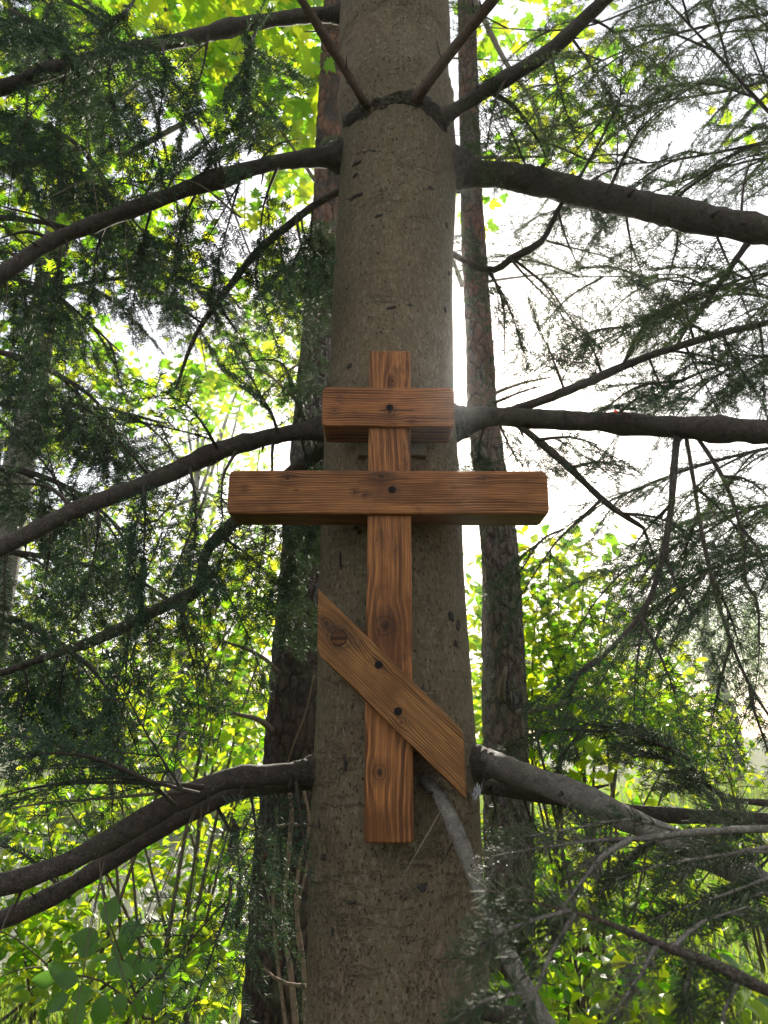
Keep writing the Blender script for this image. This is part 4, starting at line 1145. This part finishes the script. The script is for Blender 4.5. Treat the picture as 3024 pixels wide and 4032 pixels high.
PA = pine([(0, 722, 46), (200, 716, 56), (500, 705, 66), (800, 684, 80), (1100, 666, 100), (1440, 645, 118), (1700, 630, 128), (1900, 614, 138), (2212, 597, 152)], 3.3, M['pine_a'],
          'dark pine with furrowed bark just left of the fir, vines climbing its foot',
          [([(620, 1470, 3.25), (560, 1415, 3.1), (470, 1380, 3.0)], .012), ([(590, 1580, 3.2), (560, 1555, 3.1), (500, 1540, 3.0)], .016), ([(700, 420, 3.3), (640, 330, 3.2), (590, 260, 3.1)], .012),
           ([(680, 800, 3.3), (640, 790, 3.2), (560, 860, 3.1)], .010), ([(690, 700, 3.3), (600, 640, 3.2), (520, 600, 3.1)], .010)], 30)
PB = pine([(0, 1008, 38), (200, 1012, 43), (500, 1022, 50), (750, 1036, 60), (900, 1044, 66), (1200, 1080, 80), (1500, 1089, 94), (1900, 1098, 104), (2212, 1106, 112)], 4.3, M['pine_b'],
          'slimmer pine right of the fir, reddish bark higher up and a broken stub', 
          [([(1085, 1510, 4.16), (1083, 1485, 4.05), (1090, 1455, 4.0), (1094, 1440, 4.0)], .022), ([(1110, 1540, 4.2), (1180, 1530, 4.1), (1260, 1505, 4.0)], .02),
           ([(1000, -60, 4.3), (1040, 30, 4.2), (1090, 130, 4.1), (1150, 220, 4.0), (1182, 325, 3.9)], .026), ([(1000, 620, 4.3), (970, 540, 4.2)], .02), ([(1045, 860, 4.3), (1120, 830, 4.2), (1190, 815, 4.1)], .014),
           ([(1030, 340, 4.3), (1120, 340, 4.1), (1200, 335, 4.0)], .015), ([(1040, 610, 4.3), (1110, 600, 4.2), (1200, 590, 4.2)], .012)], 26)
# climbing vines on the dark pine: each stem a thing of its own
vines = [([(640, 2230, 3.0), (628, 2100, 3.05), (612, 1980, 3.08), (622, 1860, 3.1), (630, 1740, 3.12), (616, 1690, 3.14)], .012, 'pale thick vine winding up the front of the dark pine'),
         ([(660, 2230, 3.0), (655, 2080, 3.02), (640, 1960, 3.05), (648, 1860, 3.08), (668, 1780, 3.1), (655, 1700, 3.1)], .009, 'pale vine curving near the right side of the dark pine'),
         ([(620, 2230, 3.0), (600, 2080, 3.05), (590, 1940, 3.1), (596, 1800, 3.12), (604, 1700, 3.14)], .007, 'thin vine along the left side of the dark pine'),
         ([(672, 1830, 2.9), (655, 1910, 2.9), (640, 1990, 2.92), (648, 2080, 2.95)], .005, 'short loose vine end hanging between pine and fir'),
         ([(678, 1460, 2.6), (660, 1540, 2.7), (630, 1620, 2.8), (610, 1690, 2.9)], .004, 'straight dry stem slanting across the pine below the slanted bar'),
         ([(665, 2130, 2.6), (620, 2125, 2.6), (590, 2110, 2.6), (570, 2090, 2.6)], .006, 'bleached broken twig at the foot of the dark pine')]
for pts, r, lab in vines:
    base = V(*pts[0])
    P = catmull([(V(*p), r * (1 - .4 * i / (len(pts) - 1))) for i, p in enumerate(pts)], .03)
    o = tube_obj('climbing_vine', [P], M['vine'], None, base, 6, .15, 30); o.location = base
    tag(o, lab, 'vine', 'vines on the dark pine')

# ------------------------------------------------------------------ leaves
def maple_leaf(name, mat, seed, fine=True):
    rnd = random.Random(seed)
    half = [(0, -.02), (.10, -.10), (.24, -.16), (.20, -.02), (.42, .02), (.52, .14), (.38, .20), (.50, .34), (.60, .52), (.40, .46), (.30, .44), (.24, .40), (.24, .62), (.16, .66), (.10, .80), (0, 1.0)] if fine else \
           [(0, -.02), (.22, -.14), (.22, 0), (.52, .12), (.40, .22), (.58, .52), (.24, .42), (.22, .66), (0, 1.0)]
    left = [(-x, y) for x, y in reversed(half[1:-1])]
    pts = half + left
    cx, cy = 0, .28
    fold = rnd.uniform(.12, .38); curl = rnd.uniform(-.35, .1)
    def z(x, y): return fold * abs(x) * .6 + curl * (y - .3) ** 2 + rnd.uniform(-.015, .015)
    v = [(cx, cy, 0)] + [(x * rnd.uniform(.92, 1.08), y, z(x, y)) for x, y in pts]
    n = len(pts)
    f = [(0, 1 + i, 1 + (i + 1) % n) for i in range(n)]
    if fine:   # leaf stalk
        o = len(v); v += [(-.012, -.02, 0), (.012, -.02, 0), (.008, -.5, .12), (-.008, -.5, .12)]; f += [(o, o + 1, o + 2), (o, o + 2, o + 3)]
    me = raw_mesh(name, v, np.array(f), [mat])
    return me
def oval_leaf(name, mat, seed, wid=.34, fine=True):
    rnd = random.Random(seed)
    ts = (0, .12, .3, .5, .7, .87, 1) if fine else (0, .22, .55, .82, 1)
    fold = rnd.uniform(.1, .5); curl = rnd.uniform(-.3, .05)
    mid = [(0, t, curl * (t - .2) ** 2) for t in ts]
    def w(t): return wid * math.sin(math.pi * min(1, t ** .8)) ** .85 * rnd.uniform(.94, 1.06)
    L, Rr = [], []
    for t in ts[1:-1]:
        ww = w(t); zz = curl * (t - .2) ** 2 + fold * ww
        L.append((-ww, t, zz)); Rr.append((ww, t, zz))
    v = mid + L + Rr
    m = len(ts); k = m - 2; f = []
    for side, o in ((0, m), (1, m + k)):
        for i in range(m - 1):
            a, b_ = i, i + 1
            la = o + i - 1 if 0 < i else None
            lb = o + i if i < m - 2 else None
            if la is None: t_ = [(a, b_, lb)]
            elif lb is None: t_ = [(a, b_, la)]
            else: t_ = [(a, b_, lb), (a, lb, la)]
            f += [q if side else q[::-1] for q in t_]
    if fine:
        o = len(v); v += [(-.012, 0, 0), (.012, 0, 0), (.01, -.18, .03), (-.01, -.18, .03)]; f += [(o, o + 1, o + 2), (o, o + 2, o + 3)]
    return raw_mesh(name, v, np.array(f), [mat])
LEAF = {}
for key, mk, mt in (('maple', maple_leaf, 'maple_leaf'), ('shrub', oval_leaf, 'shrub_leaf'), ('near', oval_leaf, 'dark_leaf'), ('far', oval_leaf, 'bg_leaf')):
    LEAF[key] = [mk('leaf', M[mt], 100 + i) for i in range(4)]
LOWLEAF = {'maple': [maple_leaf('leaf', M['maple_leaf'], 200 + i, False) for i in range(3)], 'shrub': [oval_leaf('leaf', M['shrub_leaf'], 200 + i, .34, False) for i in range(3)],
           'far': [oval_leaf('leaf', M['bg_leaf'], 220 + i, .36, False) for i in range(3)]}

def mesh_arrays(me):
    v = np.empty(len(me.vertices) * 3, np.float32); me.vertices.foreach_get('co', v)
    f = np.empty(len(me.loops), np.int32); me.loops.foreach_get('vertex_index', f)
    return v.reshape(-1, 3), f.reshape(-1, 3)
def leaf_frame(hang=.5, bias=None):
    """random leaf attitude: tip hanging outwards and down, blade roughly facing up"""
    a = random.uniform(0, 2 * math.pi)
    y = Vector((math.cos(a), math.sin(a), -hang + random.gauss(0, .35))).normalized()
    n = Vector((random.gauss(0, .45), random.gauss(0, .45), 1)).normalized()
    z = (n - y * n.dot(y)).normalized()
    return y.cross(z), y, z
def scatter_leaves(root, pts, key, size, mat, nparts=300, hang=.5):
    """pts: world positions. The nearest visible ones become parts, the rest one mass."""
    o = Vector(root.location)
    vis = [p for p in pts if in_view(p)]
    vis.sort(key=lambda p: p.length)
    keep = vis[:nparts]; ks = set(id(p) for p in keep)
    for p in keep:
        x, y, z = leaf_frame(hang); s = size * random.uniform(.6, 1.15); q = p - o
        m = Matrix(((x.x * s, y.x * s, z.x * s, q.x), (x.y * s, y.y * s, z.y * s, q.y), (x.z * s, y.z * s, z.z * s, q.z), (0, 0, 0, 1)))
        mesh_obj('leaf', random.choice(LEAF[key]), root, m)
    rest = [p for p in pts if id(p) not in ks]
    if not rest: return
    protos = [mesh_arrays(m) for m in LOWLEAF.get(key, LEAF[key])]
    VV, FF, off = [], [], 0
    for p in rest:
        v, f = protos[random.randrange(len(protos))]
        x, y, z = leaf_frame(hang); s = size * random.uniform(.6, 1.15); q = p - o
        A = np.array([x[:], y[:], z[:]], np.float32) * s
        VV.append(v @ A + np.array(q[:], np.float32)); FF.append(f + off); off += len(v)
    fo = mesh_obj('foliage', raw_mesh('foliage', np.concatenate(VV), np.concatenate(FF), [mat]), root)
    fo['kind'] = 'stuff'

def clump(dx, dy, rx, ry, Y, dY, n, bunch=5, spread=.12):
    """leaf positions in small bunches within a region of space"""
    out = []
    while len(out) < n:
        a = random.uniform(0, 2 * math.pi); r = math.sqrt(random.random())
        c = V(dx + rx * r * math.cos(a), dy + ry * r * math.sin(a), Y + random.uniform(-dY, dY))
        for k in range(random.randint(2, bunch)):
            q = c + Vector((random.gauss(0, spread), random.gauss(0, spread), random.gauss(0, spread * .6)))
            if q.z > .15: out.append(q)
    return out[:n]
def limbs_to(root, base_path, targets, mat, r0, n_twigs=0):
    o = Vector(root.location)
    for tg, t in targets:
        i = int(t * (len(base_path) - 1)); p, r = base_path[i]
        m = p.lerp(tg, .5) + Vector((random.uniform(-.15, .15), random.uniform(-.1, .1), .12 * (tg - p).length))
        P = catmull([(p, min(r * .6, r0)), (m, r0 * .6), (tg, r0 * .18)], .12)
        bo = tube_obj('branch', [P], mat, root, o, 7, .08, 12)
        for k in range(n_twigs):
            j = random.randint(len(P) // 3, len(P) - 1); q = P[j][0]
            e = q + Vector((random.gauss(0, .3), random.gauss(0, .25), random.gauss(.05, .25)))
            tube_obj('twig', [catmull([(q, .006), ((q + e) / 2 + Vector((0, 0, .04)), .004), (e, .0015)], .1)], mat, bo, o, 4)

# maple, trunk leaning at the far left
MP = trunk_from_rows([(-200, 200, 40), (150, 165, 44), (400, 140, 48), (540, 118, 52), (650, 98, 56), (900, 62, 60), (1150, 18, 64)], 5.2, 3, 32, .1, 0, 1)
MA = empty('maple_tree', (MP[0][0].x, MP[0][0].y, 0))
tag(MA, 'maple with star-shaped yellow-green leaves and pale leaning trunk, upper left', 'maple tree')
tube_obj('trunk', [MP], M['maple_bark'], MA, Vector(MA.location), 28, .06, 6)
mpts = []
mcl = [(560, 110, 190, 130, 3.7, .5, 330), (650, 260, 90, 90, 4.0, .4, 110), (300, 60, 230, 110, 4.6, .7, 330), (90, 170, 150, 220, 5.0, .8, 420), (230, 420, 230, 130, 5.6, .8, 420), (60, 640, 110, 160, 5.6, .8, 260),
       (620, 420, 80, 60, 4.4, .4, 70), (330, 560, 110, 90, 6, .7, 120), (450, 820, 70, 90, 6.5, .8, 160), (600, 700, 90, 140, 6.2, .8, 280), (150, 860, 160, 130, 6.4, .8, 320), (480, 30, 330, 60, 4.2, .6, 200),
       (1150, 130, 130, 130, 5.2, .6, 130), (1230, 280, 80, 80, 5.2, .5, 90), (1100, 330, 70, 60, 5.2, .5, 40), (1330, 120, 120, 100, 5.6, .5, 60), (1010, 430, 25, 60, 5.2, .4, 20), (1620, 270, 60, 90, 5.5, .5, 22)]
for c in mcl: mpts += clump(*c[:6], int(c[6] * 1.35))
scatter_leaves(MA, mpts, 'maple', .125, M['maple_leaf'], 300)
tg = [(V(c[0], c[1], c[4]), random.uniform(.45, .8)) for c in mcl[:13]]
limbs_to(MA, MP, tg, M['stem'], .03, 4)

# ------------------------------------------------------------------ shrubs and background trees
def shrub(name, label, base, n_stems, reach, leaf_key, leaf_mat, size, clumps, nparts, stem_r=.012, cat='shrub'):
    root = empty(name, base); tag(root, label, cat)
    o = Vector(base); pts = []
    for c in clumps: pts += clump(*c[:6], int(c[6] * 1.35))
    for k in range(n_stems):
        c = random.choice(clumps)
        e = V(c[0] + random.uniform(-.8, .8) * c[2], c[1] + random.uniform(-.9, .5) * c[3], c[4] + random.uniform(-.6, .6) * c[5])
        b0 = o + Vector((random.gauss(0, reach * .25), random.gauss(0, reach * .2), -.03))
        m = b0.lerp(e, .55) + Vector((0, 0, .22 * (e - b0).length * random.uniform(.3, 1)))
        P = catmull([(b0, stem_r * random.uniform(.6, 1.2)), (m, stem_r * .6), (e, stem_r * .2)], .08)
        st = tube_obj('stem', [P], M['stem'], root, o, 6, .1, 20)
        for q in range(4):
            j = random.randint(len(P) // 2, len(P) - 1); a = P[j][0]
            e2 = a + Vector((random.gauss(0, .18), random.gauss(0, .18), random.gauss(.05, .15)))
            tube_obj('twig', [catmull([(a, .004), ((a + e2) / 2 + Vector((0, 0, .03)), .003), (e2, .0012)], .06)], M['stem'], st, o, 4)
    scatter_leaves(root, pts, leaf_key, size, leaf_mat, nparts)
    return root
shrub('leafy_shrub', 'tall bright green shrub behind the right pine, under the long bar end', (1.2, 4.9, 0), 16, .8, 'shrub', M['shrub_leaf'], .10,
      [(1230, 1260, 170, 110, 4.9, .3, 420), (1180, 1440, 120, 130, 4.9, .3, 380), (1290, 1460, 200, 110, 5.1, .4, 420), (1190, 1590, 190, 90, 4.9, .3, 300), (1030, 1400, 60, 200, 4.8, .2, 220), (1420, 1560, 110, 70, 5.2, .4, 260)], 300)
shrub('leafy_shrub', 'low leafy shrub glowing behind the near fir sprays, lower right', (1.1, 5.0, 0), 14, .8, 'shrub', M['shrub_leaf'], .10,
      [(1270, 1800, 230, 100, 5.8, .4, 360), (1200, 1930, 150, 100, 5.0, .4, 240), (1450, 1900, 180, 90, 5.4, .4, 240), (1330, 2080, 280, 70, 4.0, .3, 200), (1560, 1840, 120, 100, 5.6, .3, 120), (1350, 2170, 280, 50, 3.3, .3, 140)], 260)
shrub('leafy_shrub', 'tangled sunlit shrub left of the dark pine, below the long left limb', (-1.2, 4.6, 0), 14, 1.2, 'shrub', M['shrub_leaf'], .085,
      [(480, 1420, 130, 120, 4.8, .4, 260), (300, 1560, 200, 120, 5.0, .4, 420), (520, 1600, 80, 160, 4.6, .4, 240), (120, 1560, 160, 150, 5.2, .4, 240), (480, 1850, 130, 120, 5.2, .4, 260), (180, 1760, 190, 90, 5.2, .5, 330), (560, 1300, 90, 120, 4.8, .5, 200)], 300)
shrub('leafy_shrub', 'bright low bush by the pond in the lower left corner', (-1.9, 4.7, 0), 8, .9, 'shrub', M['shrub_leaf'], .085,
      [(110, 2040, 150, 110, 4.6, .3, 420), (60, 1890, 100, 90, 5.0, .3, 260), (430, 2060, 130, 80, 4.6, .3, 330), (230, 1880, 110, 60, 5.3, .3, 160), (280, 2150, 220, 60, 3.8, .3, 200), (480, 1900, 90, 110, 5.0, .3, 160)], 260)
shrub('yellow_bush', 'small yellow-leaved bush in the sun behind the right fir sprays', (2.6, 5.6, 0), 8, .5, 'far', M['bg_leaf'], .06,
      [(1480, 1560, 80, 70, 5.5, .4, 420), (1440, 1640, 100, 60, 5.5, .4, 300), (1560, 1640, 60, 60, 5.6, .4, 160)], 120)

# near dark leaves bottom left, leaf by leaf
SB = V(300, 2240, 1.75); 
SAP = empty('young_sapling', (SB.x, SB.y, 0)); tag(SAP, 'sapling with large dark green oval leaves hanging low at the left', 'sapling')
so = Vector(SAP.location)
sap_stems = [[(330, 2330, 1.8), (310, 2200, 1.78), (270, 2090, 1.75), (235, 1990, 1.72)], [(300, 2180, 1.77), (220, 2120, 1.74), (150, 2105, 1.72)], [(290, 2150, 1.77), (330, 2110, 1.76), (350, 2090, 1.75)]]
gs = [(Vector((SB.x, SB.y, -.05)), .008)] + [(V(*p), .0045 - .001 * i) for i, p in enumerate(sap_stems[0])]
tube_obj('stem', [catmull(gs, .04)], M['stem'], SAP, so, 6)
for s_ in sap_stems[1:]:
    tube_obj('stem', [catmull([(V(*p), .003 - .0006 * i) for i, p in enumerate(s_)], .03)], M['stem'], SAP, so, 5)
sap_leaves = [(232, 2000, 60, 85), (215, 2030, 62, 170), (255, 2020, 62, 15), (240, 2065, 58, 35), (205, 2060, 50, 160), (265, 2075, 60, -15), (170, 2120, 56, 175), (150, 2110, 55, 150), (200, 2140, 56, 200), (225, 2150, 60, 265),
              (180, 2165, 58, 250), (255, 2145, 46, 290), (240, 2110, 44, 80), (320, 2115, 52, 90), (335, 2130, 58, -80), (310, 2150, 50, 250), (350, 2105, 52, 30), (370, 2130, 46, -30), (280, 2120, 44, 120), (150, 2150, 52, 215), (120, 2120, 50, 170)]
for dx, dy, s_, an in sap_leaves:
    Y = 1.73 + random.uniform(-.05, .05)
    sc_ = s_ * depth_scale(dx, dy, Y)
    y = Vector((math.cos(R(an)), random.uniform(-.4, .4), math.sin(R(an)))).normalized()
    n = Vector((random.gauss(0, .25), -1, random.uniform(.1, .7))).normalized()
    z = (n - y * n.dot(y)).normalized(); x = y.cross(z); q = V(dx, dy, Y) - so
    mesh_obj('leaf', random.choice(LEAF['near']), SAP, Matrix(((x.x * sc_, y.x * sc_, z.x * sc_, q.x), (x.y * sc_, y.y * sc_, z.y * sc_, q.y), (x.z * sc_, y.z * sc_, z.z * sc_, q.z), (0, 0, 0, 1))))

# background broadleaf trees
def bg_tree(name, label, base, h, clumps, size, nparts, r=.14, key='far', mat='bg_leaf', cat='tree'):
    root = empty(name, base); tag(root, label, cat); o = Vector(base)
    path = catmull([(o + Vector((0, 0, -.1)), r * 1.3), (o + Vector((.1, 0, h * .3)), r), (o + Vector((-.05, 0, h * .65)), r * .7), (o + Vector((.1, 0, h)), r * .25)], .2)
    tube_obj('trunk', [path], M['maple_bark'], root, o, 14, .06, 5)
    pts = []
    for c in clumps: pts += clump(*c, bunch=9, spread=.38)
    limbs_to(root, path, [(V(c[0] + random.uniform(-.6, .6) * c[2], c[1], c[4]), random.uniform(.4, .9)) for c in clumps for _ in range(3)], M['maple_bark'], r * .35, 2)
    scatter_leaves(root, pts, key, size, M[mat], nparts)
bg_tree('broadleaf_tree', 'sunlit tree behind the left boughs, its leaves between the middle limbs', (-4.2, 15.5, 0), 8.0,
        [(470, 900, 140, 120, 15.5, 1.2, 700), (330, 1180, 190, 120, 15.5, 1.2, 1000), (560, 1150, 90, 170, 15, 1, 700), (470, 1330, 150, 120, 15, 1, 800), (560, 760, 100, 110, 15.5, 1, 420)], .19, 200)
bg_tree('broadleaf_tree', 'bright tree at the far left edge behind the leaning maple trunk', (-8.5, 15.5, 0), 9,
        [(90, 1220, 150, 130, 15.5, 1.2, 800), (60, 1420, 160, 120, 15.5, 1.2, 900), (230, 1420, 140, 110, 15.5, 1.2, 800), (60, 930, 120, 110, 15.5, 1.2, 350), (200, 760, 80, 90, 15.5, 1, 200), (50, 380, 120, 200, 14, 1, 400)], .19, 200)
bg_tree('broadleaf_tree', 'distant green tree across the pond behind the lower left limb', (-3.5, 18.5, 0), 5.0,
        [(420, 1480, 170, 90, 18.5, 1, 1500), (200, 1540, 200, 80, 18.5, 1, 1500), (520, 1590, 100, 60, 18, 1, 800), (330, 1640, 260, 40, 18, 1, 900)], .2, 0, .2)
bg_tree('broadleaf_tree', 'pale tree far behind the right-hand shrub', (2.6, 17.0, 0), 5.0,
        [(1180, 1500, 180, 80, 17, 1, 1200), (1350, 1560, 150, 60, 17, 1, 800), (1050, 1540, 80, 70, 16, 1, 600)], .2, 0, .2)
# hanging willow far right
WB = (11.5, 26, 0)
WT = empty('willow_tree', WB); tag(WT, 'pale weeping willow in the distance at the right edge', 'willow tree'); wo = Vector(WB)
wp = catmull([(wo + Vector((0, 0, -.1)), .45), (wo + Vector((.2, 0, 2)), .35), (wo + Vector((-.2, 0, 4.5)), .2), (wo + Vector((0, 0, 6.5)), .06)], .3)
tube_obj('trunk', [wp], M['maple_bark'], WT, wo, 14, .06, 3)
WV, WF, off = [], [], 0
for k in range(420):
    a = random.uniform(0, 2 * math.pi); rr = 3.9 * math.sqrt(random.random())
    top = wo + Vector((rr * math.cos(a), rr * math.sin(a), 6.6 - .22 * rr * rr * .5 + random.uniform(-.6, .4)))
    ln = random.uniform(1.2, 3.4)
    for q in range(int(ln * 16)):
        p = top + Vector((random.gauss(0, .07), random.gauss(0, .07), -ln * random.random())) - wo
        if p.z < .5: continue
        l = random.uniform(.10, .2); d = Vector((random.gauss(0, .4), random.gauss(0, .4), -1)).normalized(); s = d.cross(Vector((random.gauss(0, 1), random.gauss(0, 1), .2))).normalized() * .022
        WV += [p, p + d * l * .5 + s, p + d * l, p + d * l * .5 - s]; WF.append((off, off + 1, off + 2, off + 3)); off += 4
fo = mesh_obj('foliage', raw_mesh('foliage', [v[:] for v in WV], np.array(WF), [M['willow_leaf']]), WT); fo['kind'] = 'stuff'

# ------------------------------------------------------------------ grass, reeds
def blades(name, label, n, region, hmin, hmax, w, cat='grass'):
    VV, FF, off = [], [], 0
    for k in range(n):
        x, y = region()
        if pond_mask(x, y) < (1.12 if cat == 'grass' else .9): continue
        z = ground_z(x, y); h = random.uniform(hmin, hmax)
        a = random.uniform(0, 6.283); s = Vector((math.cos(a), math.sin(a), 0)) * w * random.uniform(.6, 1.2)
        lean_ = Vector((random.gauss(0, .28), random.gauss(0, .28), 0)) * h
        p = Vector((x, y, z - .01)); m = p + lean_ * .3 + Vector((0, 0, h * .6)); t = p + lean_ + Vector((0, 0, h * .95))
        VV += [p - s, p + s, m + s * .8, m - s * .8, t]; FF += [(off, off + 1, off + 2), (off, off + 2, off + 3), (off + 3, off + 2, off + 4)]; off += 5
    o = mesh_obj(name, raw_mesh(name, [v[:] for v in VV], np.array(FF), [M['grass']]))
    tag(o, label, cat, kind='stuff')
def near_region():
    y = 2.2 + 9 * random.random() ** 1.4; return random.uniform(-.75, .75) * y, y
def far_region():
    y = 7 + 18 * random.random(); return random.uniform(-.7, .7) * y, y
def shore():
    a = random.uniform(3.3, 6.6); d = random.uniform(.98, 1.16)
    return -3.6 + 5.0 * d * math.cos(a), 10.2 + 4.6 * d * math.sin(a)
blades('grass', 'short sunlit grass on the ground', 26000, near_region, .06, .26, .006)
blades('grass_far', 'grass of the meadow beyond the shrubs', 14000, far_region, .15, .5, .014)
blades('reeds', 'tall green reeds along the near shore of the pond', 700, shore, .4, .95, .009, 'reeds')

# ------------------------------------------------------------------ small things
wp_, wn2 = on_trunk(1030, 1705)
WBO = Vector(V(1030, 1712, 1.76))
vv, ff = [], []
for k in range(16):
    a = WBO + Vector((random.gauss(0, .010), random.gauss(0, .01), random.gauss(0, .012)))
    b_ = WBO + Vector((random.gauss(0, .014), random.gauss(0, .01), random.gauss(-.004, .018)))
    v, f = tube_arrays([(a, .0003), ((a + b_) / 2 + Vector((0, 0, -.003)), .0004), (b_, .0002)], 3, 0, 1, True, 0, len(vv)); vv += v; ff += f
bm = bmesh.new(); bmesh.ops.create_icosphere(bm, subdivisions=4, radius=1)
o0 = len(vv)
for v in bm.verts:
    q = 1 + 1.1 * mnoise.noise(v.co * 2.3) + .5 * mnoise.noise(v.co * 6)
    vv.append(WBO + Vector((v.co.x * .0065 * q + .003 * v.co.z, v.co.y * .005 * q, v.co.z * .012 * q)))
ff += [tuple(o0 + v.index for v in f.verts) for f in bm.faces]; bm.free()
o = mesh_obj('spider_web', raw_mesh('spider_web', [(v - WBO)[:] for v in vv], ff, [M['web']])); o.location = WBO
tag(o, 'small white tuft of cobweb under the lower right limb', 'cobweb')
rl = mesh_obj('fallen_leaf', oval_leaf('fallen_leaf', M['red_leaf'], 5, .42), None)
P_ = V(1332, 893, 1.72); rl.matrix_local = frame(P_, Vector((1, 0, .2)), Vector((0, -1, .4)), .013)
tag(rl, 'tiny red leaf caught on top of the dark right limb', 'leaf')
for dx, dy, ln_, lab in ((505, 1815, .12, 'shrivelled dark leaf hanging below the two lower left limbs'), (515, 1960, .13, 'shrivelled dark leaf dangling over the pond water'), (555, 2180, .10, 'shrivelled dark leaf at the bottom edge beside the pine')):
    P0 = V(dx, dy, 2.3)
    bm = bmesh.new(); bmesh.ops.create_icosphere(bm, subdivisions=3, radius=1)
    for v in bm.verts:
        t = v.co.z; q = 1 + .8 * mnoise.noise(v.co * 2.2 + Vector((dx, 0, 0)))
        v.co = Vector((v.co.x * .012 * q, v.co.y * .009 * q, t * ln_ * .5)) + Vector((.006 * math.sin(t * 4), 0, 0))
    me = bpy.data.meshes.new('withered_leaf'); bm.to_mesh(me); bm.free(); me.materials.append(M['dead_leaf'])
    o = mesh_obj('withered_leaf', me); o.location = P0
    tag(o, lab, 'leaf')

# ------------------------------------------------------------------ haze volume, added to stand in for the sun's glow and glare
def build_haze():
    bm = bmesh.new(); bmesh.ops.create_cube(bm, size=1)
    for v in bm.verts: v.co = Vector((v.co.x * 70, 14 + v.co.y * 56, 5.2 + v.co.z * 13.4))
    me = bpy.data.meshes.new('haze'); bm.to_mesh(me); bm.free()
    m = bpy.data.materials.new('haze'); m.use_nodes = True; nt = m.node_tree; nt.nodes.clear()
    out = nt.nodes.new('ShaderNodeOutputMaterial'); pv = nt.nodes.new('ShaderNodeVolumePrincipled')
    pv.inputs['Color'].default_value = (.95, .97, 1, 1); pv.inputs['Density'].default_value = HAZE; pv.inputs['Anisotropy'].default_value = .85
    nt.links.new(pv.outputs[0], out.inputs['Volume']); me.materials.append(m)
    o = mesh_obj('haze', me); o['kind'] = 'stuff'; o['label'] = 'thin haze added to the air for a glow towards the sun'
HAZE = 0.0022
build_haze()
